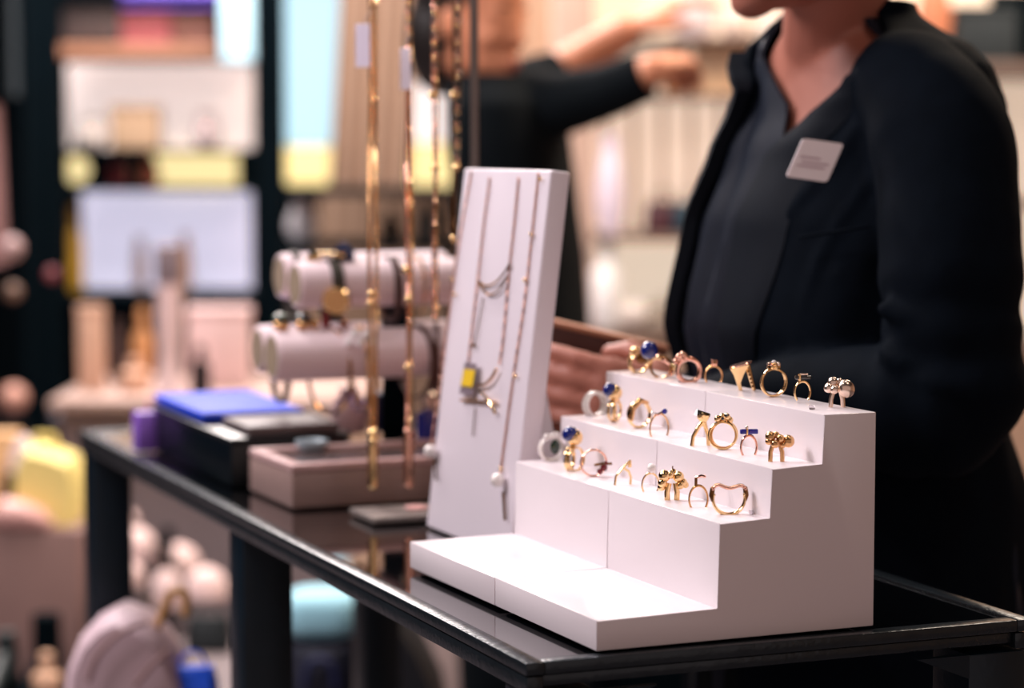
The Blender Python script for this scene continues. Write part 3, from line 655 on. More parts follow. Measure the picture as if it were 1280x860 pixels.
b = MB(); b.lathe([(.006, .034), (.0085, .038), (.0085, .05), (.004, .054)], 16, Matrix.Translation(q)); b.build('stopper', PALEG, t)

# ================================================================== BLACK BOX and far end of table
q = tf + L2*(TLn+.004); q = q + TR*(-.012)
for i in range(200):
    if pxof(q)[0] <= 303: break
    q = q + TLd*.001
print('case', q, pxof(q))
bb = thing('black_case', 'large black lacquer case on the table behind the mauve tray', 'case', q + TR*.09 + TLd*.16, TH)
BM_ = Matrix.Translation(q) @ Matrix.Rotation(TH, 4, 'Z')
b = MB(); b.box((.065, .19, .023), (.13, .34, .046), BM_, bevel=.002); b.build('case_body', DARK, bb)
b = MB(); b.box((.065, .19, .049), (.132, .342, .006), BM_, bevel=.002); b.build('case_lid', DARK, bb)
b = MB(); b.box((.07, .075, .0575), (.10, .10, .010), BM_, bevel=.002); tag(b.build('ledger', mat('taupe_book', (96, 84, 84), .5), origin=BM_ @ V(.07, .075, .053)), 'flat taupe notebook on near end of the black case', 'book')
b = MB(); b.box((.062, .26, .059), (.115, .22, .012), BM_, bevel=.003); tag(b.build('folded_cloth', mat('royal_blue', (10, 60, 200), .6, var=.2, scale=20), origin=BM_ @ V(.062, .26, .053)), 'royal blue folded cloth lying on the black case', 'cloth')
q = onz(108, 531, TABZ); b = MB()
ft = thing('flat_tray', 'flat beige tray on the far left end of the table', 'tray', onz(150, 525, TABZ), TH)
FM_ = Matrix.Translation(TT + TLd*(TL-.20) + TR*.05) @ Matrix.Rotation(TH, 4, 'Z')
b.box((.13, .10, .006), (.24, .14, .012), FM_, bevel=.002); b.build('tray_base', mat('beige_tray', (200, 168, 152), .5), ft)
b = MB(); b.box((.13, .10, .013), (.21, .11, .002), FM_); b.build('tray_lining', mat('beige_lining', (170, 140, 128), .7), ft, smooth=False)
q = onz(176, 572, TABZ) + TLd*.04 + TR*.0; t = thing('gift_bag', 'small iridescent purple gift bag standing at table edge', 'bag', q, TH)
PM = mat('iridescent_purple', (150, 104, 214), .25, var=.35, scale=30)
b = MB(); Mq = Matrix.Translation(q) @ Matrix.Rotation(TH, 4, 'Z'); b.box((.03, .02, .023), (.045, .025, .046), Mq, bevel=.002); b.build('bag_body', PM, t)
b = MB(); b.tube([Mq @ V(.018, .012, .045), Mq @ V(.02, .012, .058), Mq @ V(.04, .012, .058), Mq @ V(.042, .012, .045)], .001, 6); b.build('handle', mat('pink_cord', (220, 100, 160), .5), t)

# ================================================================== FIGURES
def ellrow(Cx, f, s, a, b_, t0, t1, n, fold=None, z=0, sup=.9):
    out = []
    for i in range(n):
        t = t0 + (t1-t0)*i/(n-1) if n > 1 else t0
        c_, s_ = cos(t), sin(t)
        q = (abs(c_)**(2/2.4)*(1 if c_ >= 0 else -1), abs(s_)**(2/2.4)*(1 if s_ >= 0 else -1))
        k = 1 + (fold(t, z) if fold else 0)
        out.append(Vector((Cx.x, Cx.y, z)) + f*(b_*q[0]*k) + s*(a*q[1]*k))
    return out
def closed_torso(b, rows, f, s, grow=0, n=40, fold=None, steps=40, z0=None, z1=None):
    zz0 = rows[0][0] if z0 is None else z0; zz1 = rows[-1][0] if z1 is None else z1
    R_ = []
    for i in range(steps+1):
        z = zz0 + (zz1-zz0)*i/steps; cx, cy, a, d = lerp_keys(rows, z)
        R_.append(ellrow(V(cx, cy, z), f, s, a+grow, d+grow, 0, 2*pi*(n-1)/n, n, fold, z))
    b.loft(R_)
def head_parts(b, c, fwd, up, sc_=1.0):
    sd = fwd.cross(up).normalized(); M = Matrix.Identity(4)
    for i in range(3): M[i][0] = fwd[i]; M[i][1] = sd[i]; M[i][2] = up[i]
    def el(x, y, z, rx, ry, rz):
        b.ball(c + (fwd*x + sd*y + up*z)*sc_, (rx*sc_, ry*sc_, rz*sc_), 24, 16, M)
    el(-.012, 0, .03, .095, .076, .082); el(.012, 0, -.015, .076, .066, .085); el(.030, 0, -.062, .052, .050, .044)
    el(.062, 0, -.094, .021, .022, .017); el(-.01, .036, -.066, .045, .022, .032); el(-.01, -.036, -.066, .045, .022, .032)
    el(.086, 0, -.030, .014, .016, .012); el(.080, 0, -.012, .012, .009, .030); el(.080, 0, -.066, .011, .024, .006); el(.078, 0, -.076, .012, .021, .007)
    el(.062, .030, .012, .016, .024, .009); el(.062, -.030, .012, .016, .024, .009); el(.052, .036, -.030, .022, .022, .022); el(.052, -.036, -.030, .022, .022, .022)
    for q in (-1, 1): el(-.008, q*.074, -.012, .018, .008, .030)
    return sd, M
def face_extras(root, c, fwd, up, sc_=1.0):
    sd = fwd.cross(up).normalized()
    for q in (-1, 1):
        b = MB(); b.ball(c + (fwd*.062 + sd*q*.030 + up*-.004)*sc_, .0115*sc_, 16, 12); e = b.build('eye', EYE, root)
        b = MB(); b.ball(c + (fwd*.0705 + sd*q*.030 + up*-.004)*sc_, .0048*sc_, 12, 8); b.build('iris', IRIS, e)
        b = MB(); b.tube([c+(fwd*.076+sd*q*.014+up*.018)*sc_, c+(fwd*.076+sd*q*.030+up*.024)*sc_, c+(fwd*.064+sd*q*.046+up*.018)*sc_], [.002*sc_, .003*sc_, .0015*sc_], 8); b.build('eyebrow', HAIR, root)
    b = MB()
    for zz, rr in ((-.067, .0055), (-.075, .006)):
        b.tube([c+(fwd*.080+sd*-.020+up*zz)*sc_, c+(fwd*.089+up*(zz+.001))*sc_, c+(fwd*.080+sd*.020+up*zz)*sc_], [.002*sc_, rr*sc_, .002*sc_], 10, round_ends=True)
    b.build('lips', LIP, root)
def hand_parts(b, wr, d, nrm, sd, curl=.5, sc_=1.0, thumb=.5):
    # wr wrist, d finger direction, nrm palm-side normal, sd toward the index side
    d = d.normalized(); nrm = (nrm - d*nrm.dot(d)).normalized(); sd = (sd - d*sd.dot(d) - nrm*sd.dot(nrm)).normalized()
    P = lambda x, y, z: wr + (d*x + sd*y + nrm*z)*sc_
    rings = []
    for x, w_, t_ in ((-.01, .026, .019), (.02, .031, .017), (.055, .040, .0145), (.085, .041, .012), (.094, .036, .009)):
        rings.append([P(x, w_*cos(a), t_*sin(a)) for a in [2*pi*i/16 for i in range(16)]])
    b.loft(rings)
    for i, (y, L_, r) in enumerate(((.030, .070, .0088), (.0105, .079, .0090), (-.009, .073, .0086), (-.028, .057, .0076))):
        p = P(.080, y*.95, 0); a = .12 + curl*(.30+.06*i); path = [P(.055, y*.8, 0), p]; ang = a
        for j, fr in enumerate((.46, .30, .24)):
            dirv = d*cos(ang) + nrm*sin(ang) + sd*(y*1.6)
            p = p + dirv.normalized()*(L_+.014)*fr*sc_; path.append(p); ang += curl*(.75 if j == 0 else .55)
        b.tube(path, [r*1.0*sc_, r*1.08*sc_, r*.98*sc_, r*.9*sc_, r*.74*sc_], 12, round_ends=True)
    ta = thumb
    path = [P(.015, .014, .004), P(.038, .036, .010), P(.062+.01*ta, .050-.004*ta, .020*ta+.012), P(.088+.004*ta, .052-.014*ta, .030*ta+.014)]
    b.tube(path, [.0135*sc_, .0125*sc_, .0105*sc_, .0085*sc_], 12, round_ends=True)
def remesh(v): return [('remesh', 'REMESH', {'mode': 'VOXEL', 'voxel_size': v, 'use_smooth_shade': True}), ('smooth', 'SMOOTH', {'factor': .5, 'iterations': 4})]

# ------------------------------------------------------------------ shop assistant behind the table
PHI = radians(60); PY = 2.30
f1 = V(-sin(PHI), -cos(PHI), 0); s1 = V(cos(PHI), -sin(PHI), 0)
sil = [(75, 985), (100, 960), (115, 948), (150, 938), (200, 917), (250, 902), (300, 889), (350, 880), (400, 873), (430, 870), (480, 869)]
ab = [(.55, .185, .14), (.78, .178, .135), (.92, .170, .126), (1.02, .160, .112), (1.10, .157, .106), (1.20, .160, .104), (1.27, .155, .096), (1.31, .150, .088), (1.345, .138, .080), (1.365, .12, .072), (1.385, .08, .06), (1.40, .064, .055)]
rows = []
for z, a, d in ab:
    ext = math.sqrt((a*cos(PHI))**2 + (d*sin(PHI))**2)*1.03
    ypx = None
    if z < 1.05: cx = .322+.014*(z < .95)
    else:
        ypx = pxof(V(.3, PY, z))[1]; pxs = None
        for (y0, x0), (y1, x1) in zip(sil, sil[1:]):
            if y0 <= ypx <= y1: pxs = x0 + (x1-x0)*(ypx-y0)/(y1-y0)
        if pxs is None: pxs = 870 if ypx > 300 else None
        cx = at(pxs, ypx, PY-.06).x + ext if pxs else .312
    rows.append((z, cx, PY, a, d))
# keep the top of the torso gathered round the neck
fix = {1.345: .334, 1.365: .328, 1.385: .318, 1.40: .312}
rows = [(z, fix.get(z, cx), cy, a, d) for z, cx, cy, a, d in rows]
print('rows', [(r[0], round(r[1], 3)) for r in rows])
pr = thing('person', 'shop assistant in open black jacket and dark top standing behind the ring display', 'person', (rows[0][1], PY+.03, 0))
bd = MB()
closed_torso(bd, rows, f1, s1, grow=-.014, z0=.6)
chin = at(928, 16, 2.20); hf = V(-.93, -.34, -.14).normalized(); hu = (V(0, 0, 1) - hf*hf.z).normalized()
hc = chin - hf*.074 + hu*.104
neckb = V(.312, PY+.005, 1.37); hb = hc - hu*.06 - hf*.028
bd.tube([V(neckb.x+.004, neckb.y+.01, 1.33), neckb, neckb.lerp(hb, .5), hb + hu*.01], [.062, .054, .050, .053], 20)
head_parts(bd, hc, hf, hu)
elbow = at(1190, 492, 2.07); wrist = at(872, 520, 2.23)
armp = [at(1150, 112, 2.17), at(1176, 180, 2.13), at(1190, 300, 2.09), at(1194, 420, 2.07), elbow, at(1090, 508, 2.11), at(970, 512, 2.17), wrist]
bd.tube(armp, [.045, .045, .042, .040, .040, .036, .030, .026], 16)
hdir = V(-1, .10, .20)
hand_parts(bd, wrist - V(.004, 0, 0), hdir, V(.1, 1, 0), V(.05, -.05, 1), curl=.30, thumb=1.0, sc_=1.0)
# far arm
C2 = V(.36, PY, 1.30); sh2 = C2 - s1*.15; el2 = V(.33, 2.45, 1.07); wr2 = at(800, 545, 2.42)
bd.tube([sh2, sh2.lerp(el2, .5)+V(0, .02, 0), el2, el2.lerp(wr2, .5), wr2], [.044, .042, .038, .032, .026], 14)
hand_parts(bd, wr2, V(-1, -.28, .02), V(0, -1, .1), V(0, -.1, 1), curl=.5, thumb=.4, sc_=1.0)
for q in (-1, 1):
    h_ = V(rows[0][1], PY+.03, .62) + s1*q*.085
    bd.tube([h_, V(h_.x, h_.y, .48), V(h_.x, h_.y+.01, .09)], [.075, .055, .036], 14)
bd.build('body', SKIN, pr, mods=remesh(.0042))
face_extras(pr, hc, hf, hu)
b = MB(); sdh = hf.cross(hu)
b.ball(hc + hu*.045 - hf*.022, (.104, .086, .088), 28, 18, frame(V(0, 0, 0), hf, sdh)); b.ball(hc - hf*.085 + hu*.0, (.045, .05, .05), 20, 12)
b.ball(hc - hf*.04 - hu*.01 , (.062, .082, .07), 20, 12, frame(V(0, 0, 0), hf, sdh)); b.ball(hc - hf*.118 + hu*.035, (.038, .045, .042), 20, 12); b.tube([hc+hf*.05+hu*.10, hc+hf*.02+hu*.125-sdh*.02, hc-hf*.06+hu*.12], [.012, .022, .02], 12, round_ends=True); b.build('hair', HAIR, pr, mods=remesh(.006))
# dark silk top with V neck
def foldS(t, z): return .055*sin(t*21+sin(z*14)*1.3)*(.35+.65*min(1, max(0, (1.30-z)/.12))) + .010*sin(t*9+z*11)
def grid(b, z0, z1, steps, tn, tf_, grow, n, fold, rows=rows, f=f1, s=s1, thick=.004):
    out = []; inn = []
    for i in range(steps+1):
        z = z0 + (z1-z0)*i/steps; cx, cy, a, d = lerp_keys(rows, z)
        g0, = lerp_keys(tn, z); g1, = lerp_keys(tf_, z)
        r0 = ellrow(V(cx, cy, z), f, s, a+grow, d+grow, radians(g0), radians(360-g1), n, fold, z)
        r1 = ellrow(V(cx, cy, z), f, s, a+grow-thick, d+grow-thick, radians(g0), radians(360-g1), n, fold, z)
        b_ = r0 + r1[::-1]; out.append(b_)
    b.loft(out)
b = MB()
grid(b, .70, 1.392, 70, [(.7, -2), (1.255, 1), (1.265, 6), (1.31, 34), (1.36, 55), (1.392, 66)], [(.7, 1.8), (1.255, -1.2), (1.265, -2), (1.31, 1), (1.335, 10), (1.36, 30), (1.392, 54)], -.002, 120, foldS)
b.build('top', CLOTHS, pr)
# jacket
def foldJ(t, z): return .012*sin(t*5+z*16) + .006*sin(t*13-z*30)
TN = [(.6, 0), (1.05, 0), (1.20, 0), (1.265, 3), (1.30, 14), (1.335, 30), (1.365, 54), (1.385, 72), (1.41, 92)]
TF = [(.6, 50), (1.05, 44), (1.20, 40), (1.285, 27), (1.33, 20), (1.36, 36), (1.385, 60), (1.41, 88)]
b = MB()
grid(b, .68, 1.41, 70, TN, TF, .010, 90, foldJ, thick=.012)
slv = [at(1112, 100, 2.21), at(1146, 122, 2.17), at(1176, 180, 2.13), at(1188, 300, 2.09), at(1190, 400, 2.075), elbow+V(.0, 0, 0), at(1140, 512, 2.08), at(1060, 506, 2.12), at(966, 510, 2.17), at(892, 520, 2.215)]
# denser sleeve with elbow creases
sp = smoothpath(slv, 9); rk_ = [.046, .057, .064, .0625, .060, .062, .060, .052, .044, .038]
sr = []
for i in range(len(sp)):
    f = i/9; j = min(int(f), len(rk_)-2); r = rk_[j]+(rk_[j+1]-rk_[j])*(f-j)
    cr = math.exp(-((f-4.9)/1.3)**2)
    sr.append(r*(1 + .055*cr*sin(f*9.5) + .016*sin(f*4.1)))
b.tube(sp, sr, 40)
b.tube([sh2+V(0, 0, -.01), sh2.lerp(el2, .5)+V(0, .02, 0), el2, el2.lerp(wr2, .5), wr2.lerp(el2, .12)], [.055, .056, .052, .044, .038], 20)
for pts, r in (([(1106, 386), (1150, 402), (1204, 402)], .008), ([(1110, 440), (1130, 456), (1185, 466), (1238, 448)], .009), ([(1112, 478), (1128, 500), (1150, 530)], .010)):
    b.tube(smoothpath([at(x, y, 2.030 + .00012*abs(x-1190) + (.012 if x < 1125 else 0)) for x, y in pts]), r, 10, round_ends=True)
for keys, r in (([(1.335, 48), (1.27, 34), (1.20, 16), (1.10, 6)], .009), ([(1.32, 66), (1.25, 50), (1.17, 34), (1.08, 28)], .009), ([(1.16, 44), (1.08, 20), (1.02, 6)], .008)):
    pts = []
    for z, g in keys:
        cx, cy, a, d = lerp_keys(rows, z); pts.append(ellrow(V(cx, cy, z), f1, s1, a+.005, d+.005, radians(g), radians(g), 1, foldJ, z)[0])
    b.tube(smoothpath(pts), r, 10, round_ends=True)
jk = b.build('jacket', CLOTHJ, pr, mods=remesh(.0046)+[('wrinkle', 'DISPLACE', {'strength': .0})])
jk.modifiers.remove(jk.modifiers['wrinkle'])
tx = bpy.data.textures.new('cloth_wrinkles', 'CLOUDS'); tx.noise_scale = .10; tx.noise_depth = 2
md = jk.modifiers.new('wrinkle', 'DISPLACE'); md.texture = tx; md.strength = .006; md.mid_level = .5
# lapels: folded back strips along the front edges
LAPM = mat('lapel_satin', (10, 18, 28), .6, var=.15, scale=60, bump=.2, bscale=700, spec=.12)
def lapel(sign, z0, z1, w0, name):
    keys = TN if sign > 0 else TF; R_ = []
    for i in range(41):
        z = z0 + (z1-z0)*i/40; cx, cy, a, d = lerp_keys(rows, z); g, = lerp_keys(keys, z); f = i/40
        wd = w0*(.35 + .65*sin(pi*min(1, f*.9+.08)))
        span = wd/max(.06, d)
        q = []
        for k in range(9):
            u = k/8; t = sign*(radians(g) + span*u)
            lift = .012 + .007*sin(pi*(1-u)*.6) + (.004 if z > 1.33 else 0)
            q.append(ellrow(V(cx, cy, z), f1, s1, a+lift, d+lift, t, t, 1, foldJ, z)[0])
        q2 = []
        for k in range(8, -1, -1):
            u = k/8; t = sign*(radians(g) + span*u); q2.append(ellrow(V(cx, cy, z), f1, s1, a+.006, d+.006, t, t, 1, foldJ, z)[0])
        R_.append(q+q2)
    b = MB(); b.loft(R_); return b.build(name, LAPM, jk)
lapel(1, 1.06, 1.375, .034, 'lapel'); lapel(-1, 1.06, 1.365, .03, 'lapel')
# chest pocket welt
b = MB(); pts = []
for k in range(7):
    px, py = 1085+k*(-14), 283+k*2.2
    pts.append(at(px, py, 2.125+.004*k))
b.tube(pts, .0018, 6, round_ends=True); b.build('pocket_welt', CLOTHJ, jk)
# trousers and shoes
b = MB(); closed_torso(b, rows, f1, s1, grow=.002, z0=.58, z1=.94)
for q in (-1, 1):
    h_ = V(rows[0][1], PY+.03, .70) + s1*q*.085; b.tube([h_, V(h_.x, h_.y, .45), V(h_.x, h_.y+.01, .07)], [.098, .080, .064], 20)
b.build('trousers', CLOTHB, pr, mods=remesh(.009))
for q in (-1, 1):
    h_ = V(rows[0][1], PY+.04, 0) + s1*q*.085; b = MB()
    b.loft([[h_ + f1*(x+ .5*w_*0) + s1*(w_*cos(a)) + V(0, 0, .001 + hh*(.5+.5*sin(a))) for a in [2*pi*i/14 for i in range(14)]] for x, w_, hh in ((-.07, .022, .05), (-.05, .033, .075), (0, .036, .08), (.07, .042, .055), (.14, .038, .035), (.17, .018, .02))]); b.build('shoe', DARK, pr)
# name badge pinned to the jacket
Yb = 2.105
bc = [at(982, 221, Yb-.012), at(1033, 228, Yb-.006), at(1048, 178, Yb), at(1003, 173, Yb-.006)]
cen = sum(bc, V(0, 0, 0))/4
nrm = (bc[1]-bc[0]).cross(bc[3]-bc[0]).normalized()
if nrm.y > 0: nrm = -nrm
t = thing('name_badge', 'white rectangular name badge pinned slanted on the black jacket', 'badge', cen)
bx = (bc[1]-bc[0]); by = (bc[3]-bc[0])
def plate(c, x, y, n_, th):
    t_ = bmesh.new(); lo = [t_.verts.new(p) for p in (c, c+x, c+x+y, c+y)]; hi = [t_.verts.new(p.co+n_*th) for p in lo]
    t_.faces.new(lo); t_.faces.new(hi[::-1])
    for i in range(4): t_.faces.new((lo[i], lo[(i+1) % 4], hi[(i+1) % 4], hi[i]))
    return t_
tp = plate(bc[0], bx, by, nrm, .002); bmesh.ops.bevel(tp, geom=[e for e in tp.edges if abs((e.verts[0].co-e.verts[1].co).normalized().dot(nrm)) > .9], offset=.003, segments=4, affect='EDGES', profile=.5)
b = MB(); b.merge(tp); b.build('badge_plate', mat('badge_plastic', (252, 240, 246), .3, var=.02), t)
for u0, u1, v in ((.12, .62, .52), (.2, .86, .40), (.12, .8, .30)):
    tp = plate(bc[0]+bx*u0+by*v, bx*(u1-u0), by*.045, nrm, .0023); b = MB(); b.merge(tp); b.build('printed_line', mat('badge_print', (200, 176, 188), .5), t, smooth=False)
# brown leather wallet held in the hands
w0 = at(700, 446, 2.30); w1 = at(798, 446, 2.29)
hp = at(742, 466, 2.325)
b = MB(); Mw = Matrix.Translation(hp) @ Matrix.Rotation(radians(13), 4, 'Y') @ Matrix.Rotation(radians(6), 4, 'X')
b.box((0, 0, 0), (.13, .012, .085), Mw, bevel=.004); t = thing('wallet', 'dark brown leather wallet held in the assistant\'s hands', 'wallet', hp - V(0, 0, .04)); b.build('wallet_body', BROWN, t)
b = MB(); b.box((0, 0, .040), (.132, .015, .006), Mw, bevel=.002); b.build('edge_trim', mat('tan_leather', (176, 120, 92), .5), t)

# ------------------------------------------------------------------ second person reaching to the shelf
Y2 = 4.05
def p2(x, y, dy=0): return at(x, y, Y2+dy)
f2 = V(.93, -.37, 0).normalized(); s2 = V(.37, .93, 0).normalized()
r2 = []
for y, cx, a, d in ((900, 652, .15, .10), (560, 656, .15, .10), (420, 660, .142, .088), (330, 654, .142, .088), (250, 646, .142, .085), (180, 637, .146, .085), (130, 632, .140, .08), (105, 622, .10, .068), (92, 614, .07, .06)):
    P = p2(cx, y); r2.append((P.z, P.x, Y2, a, d))
p2r = thing('person', 'blurred person in black top reaching an arm toward the lit shelves', 'person', (r2[0][1], Y2, 0))
bd = MB(); closed_torso(bd, r2, f2, s2, grow=-.012, n=32)
hc2 = p2(598, 22, -.02); hf2 = V(.80, -.58, -.12).normalized(); hu2 = (V(0, 0, 1) - hf2*hf2.z).normalized()
nb2 = p2(608, 110); bd.tube([nb2, hc2-hu2*.05-hf2*.03], [.056, .052], 16)
head_parts(bd, hc2, hf2, hu2, .98)
A2 = [p2(640, 128), p2(700, 128, -.05), p2(760, 112, -.10), p2(806, 92, -.13), p2(822, 86, -.14)]
bd.tube(A2, [.042, .040, .034, .028, .026], 14)
hand_parts(bd, p2(818, 84, -.14), V(.45, .8, .15), V(0, .2, -1), V(-.3, 1, 0), curl=.8, thumb=.5)
B2 = [p2(620, 120, .22), p2(690, 96, .25), p2(745, 62, .24), p2(790, 34, .22)]
bd.tube(B2, [.042, .040, .036, .030], 14)
hand_parts(bd, p2(788, 36, .22), V(.9, .1, .5), V(.2, .2, -1), V(0, -1, 0), curl=.4, thumb=.5)
for q in (-1, 1):
    h_ = V(r2[0][1], Y2, r2[0][0]+.08) + s2*q*.08; bd.tube([h_, V(h_.x, h_.y, .08)], [.07, .04], 12)
bd.build('body', SKIN2, p2r, mods=remesh(.006)); face_extras(p2r, hc2, hf2, hu2, .98)
sd2 = hf2.cross(hu2); F2 = frame(V(0, 0, 0), hf2, sd2)
b = MB(); b.ball(hc2 + hu2*.05 - hf2*.03, (.10, .088, .085), 24, 16, F2); b.ball(hc2 - hf2*.06 - hu2*.03, (.065, .085, .11), 24, 16, F2); b.build('hair', HAIR, p2r, mods=remesh(.008))
b = MB(); closed_torso(b, [r for r in r2 if r[0] > .75], f2, s2, grow=.006, n=40)
b.tube([p2(630, 128, .0), p2(700, 130, -.05), p2(760, 114, -.10), p2(808, 94, -.128)], [.060, .056, .046, .042], 20)
b.tube([p2(610, 125, .18), p2(680, 104, .24), p2(706, 92, .25)], [.058, .054, .046], 20); b.build('top', CLOTHB, p2r, mods=remesh(.007))
b = MB(); closed_torso(b, [(.45, r2[0][1], Y2, .16, .115), (.95, r2[1][1], Y2, .157, .108)], f2, s2, z0=.5, z1=.9)
for q in (-1, 1):
    h_ = V(r2[0][1], Y2, .6) + s2*q*.085; b.tube([h_, V(h_.x, h_.y, .06)], [.085, .065], 16)
b.build('trousers', CLOTHB, p2r, mods=remesh(.01))
for q in (-1, 1):
    h_ = V(r2[0][1], Y2, 0) + s2*q*.085; b = MB()
    b.loft([[h_ + f2*x + s2*(w_*cos(a)) + V(0, 0, .001 + hh*(.5+.5*sin(a))) for a in [2*pi*i/12 for i in range(12)]] for x, w_, hh in ((-.07, .022, .05), (-.04, .035, .08), (.06, .042, .06), (.15, .03, .03))]); b.build('shoe', DARK, p2r)

# ================================================================== BACKGROUND LEFT
def pxbox(name, x0, y0, x1, y1, Y, depth, m, label=None, cat=None, parent=None, bevel=.004, group=None, kind=None):
    a = at(x0, y0, Y); c = at(x1, y1, Y); b = MB()
    ce = V((a.x+c.x)/2, Y+depth/2, (a.z+c.z)/2)
    b.box(ce, (abs(c.x-a.x), depth, abs(a.z-c.z)), bevel=min(bevel, depth*.3, abs(a.z-c.z)*.3))
    o = b.build(name, m, parent, origin=None if parent else V(ce.x, Y+depth/2, c.z))
    if parent is None and label: tag(o, label, cat, group)
    if kind: o['kind'] = kind
    return o
def lit(name, col, e): return mat(name, col, .6, var=.02, emit=e)
LC = lit('lit_cream_panel', (250, 234, 230), .62); LL = lit('lit_lavender_panel', (224, 222, 248), .66)
LCY = lit('lit_cyan_panel', (190, 232, 248), .78); LY = mat('lit_yellow_strip', (255, 226, 130), .6, var=.02, emit=.95, ecol=(255, 232, 170)); LW = lit('lit_warm_panel', (255, 232, 208), .46)
GREYB = mat('taupe_board', (96, 84, 84), .6); BRN = mat('orange_brown_board', (166, 118, 92), .6); TANF = mat('tan_fabric', (184, 154, 132), .9, var=.06, scale=6)
YB = 6.5
sh = thing('lit_shelving', 'tall black shelving unit with glowing white backlit niches', 'shelving', V(at(190, 300, YB).x, YB+.15, 0))
def part(name, x0, y0, x1, y1, Y, d, m, parent=sh, **k): return pxbox(name, x0, y0, x1, y1, Y, d, m, parent=parent, **k)
for x0, x1 in ((28, 74), (320, 352)):
    a = at(x0, 0, YB); c = at(x1, 0, YB); b = MB(); b.box(((a.x+c.x)/2, YB+.05, 1.3), (c.x-a.x, .10, 2.6), bevel=.004); b.build('post', DARKM, sh)
part('back_board', 60, -120, 340, 620, YB+.36, .02, DARKM)
part('backlit_panel', 78, 80, 316, 186, YB+.30, .03, LC); part('backlit_panel', 102, 240, 314, 368, YB+.30, .03, LL)
part('backlit_panel', 150, -60, 318, 8, YB+.30, .03, lit('lit_violet_panel', (150, 120, 250), .5))
for y0, y1, m in ((-6, -2, DARKM), (186, 191, DARKM), (234, 240, DARKM), (368, 378, DARKM), (500, 510, DARKM)):
    part('shelf', 74, y0, 320, y1, YB, .28, m)
part('shelf', 74, 55, 320, 74, YB, .28, BRN); part('fascia', 74, 8, 150, 50, YB+.05, .02, GREYB)
part('lamp_strip', 190, 192, 296, 234, YB+.26, .03, LY)
# glowing lights and wall panels far behind
def lampball(px, py, Y, rpx, m, label):
    c = at(px, py, Y); r = rpx*Y/FPX; t = thing('lamp', label, 'lamp', (c.x, Y, c.z-r))
    b = MB(); b.ball(c, (r, r*.5, r), 24, 14); b.build('globe', m, t)
    b = MB(); b.tube([c + V(0, r*.4, 0), c + V(0, r*.4, r*2.2)], .006, 8); b.build('stem', DARKM, t)
lampball(95, 212, 6.7, 17, LY, 'small round yellow glowing lamp left of the yellow strip')
pan = thing('wall_light_panel', 'tall cyan white glowing wall panel behind the tan curtain', 'light', V(at(390, 100, 9).x, 9, at(390, 182, 9).z))
part('glow_panel', 344, -220, 470, 182, 9, .06, LCY, pan); part('yellow_band', 348, 184, 425, 230, 9, .06, LY, pan)
pan = thing('wall_light_panel', 'narrow glowing wall panel seen through the gap in tan curtain', 'light', V(at(540, 100, 9).x, 9, at(540, 230, 9).z))
part('glow_panel', 508, 90, 575, 178, 9, .06, lit('lit_white_panel', (255, 240, 236), .95), pan); part('yellow_band', 508, 180, 575, 232, 9, .06, LY, pan)
pan = thing('wall_light_panel', 'short cyan glowing bar near the top of shelving', 'light', V(at(295, 78, 6.4).x, 6.4, at(295, 78, 6.4).z))
part('glow_panel', 275, -60, 316, 76, 6.42, .04, LCY, pan); part('backing', 272, -62, 319, 79, 6.47, .02, DARKM, pan)
# tan curtains: pleated sheets with real folds
def curtain(xt0, xt1, xb0, xb1, yt, yb, Y, label, folds):
    b = MB(); n = 60; R_ = []
    for i in range(13):
        f = i/12; y = yt + (yb-yt)*f; row = []; back = []
        for k in range(n+1):
            u = k/n; x = (xt0+(xt1-xt0)*u)*(1-f) + (xb0+(xb1-xb0)*u)*f
            p = at(x, y, Y); p.y += .018*sin(u*folds*2*pi)*(.4+.6*f) ; row.append(p); back.append(p+V(0, .012, 0))
        R_.append(row + back[::-1])
    b.loft(R_); o = b.build('curtain', TANF, origin=at((xb0+xb1)/2, yb, Y)); return tag(o, label, 'curtain')
curtain(446, 545, 410, 512, -420, 240, 7.6, 'tan drape left of the glowing gap', 5)
curtain(546, 690, 572, 760, -420, 420, 7.6, 'tan drape right of the glowing gap behind the reaching person', 6)
curtain(400, 548, 350, 575, 238, 700, 8.2, 'lower tan drape hanging behind the bracelet stand', 7)
tb2 = thing('side_table', 'dark side table with thin top behind the bracelet rolls', 'table', V(at(460, 240, 5.6).x, 5.6, 0))
part('tabletop', 352, 236, 600, 245, 5.8, .4, DARKM, tb2); part('lower_shelf', 352, 306, 600, 314, 5.8, .4, DARKM, tb2)
ZS = at(400, 306, 5.8).z
for x in (356, 590):
    a = at(x, 245, 5.8); b = MB(); b.box((a.x, 6.0, a.z/2-.005), (.03, .03, a.z-.01)); b.build('leg', DARKM, tb2)
for x0, y0, x1, y1, m, lab, nm in ((476, 262, 500, 330, DARKM, 'black bottle standing behind the rolls left of rope chains', 'bottle'), (520, 246, 545, 300, mat('dark_teal', (14, 34, 40), .5), 'dark teal bottle behind the hanging chains', 'bottle')):
    a = at((x0+x1)/2, y1, 5.95); a.z = ZS; h_ = a.z; top = at((x0+x1)/2, y0, 5.95).z; r = (x1-x0)/2*5.95/FPX
    t = thing(nm, lab, 'bottle', a); b = MB(); b.lathe([(r*.9, 0), (r, .01), (r, (top-h_)*.6), (r*.4, (top-h_)*.8)], 18, Matrix.Translation(a)); b.build('bottle_body', m, t)
    b = MB(); b.lathe([(r*.45, (top-h_)*.8), (r*.45, top-h_)], 14, Matrix.Translation(a)); b.build('cap', m, t)
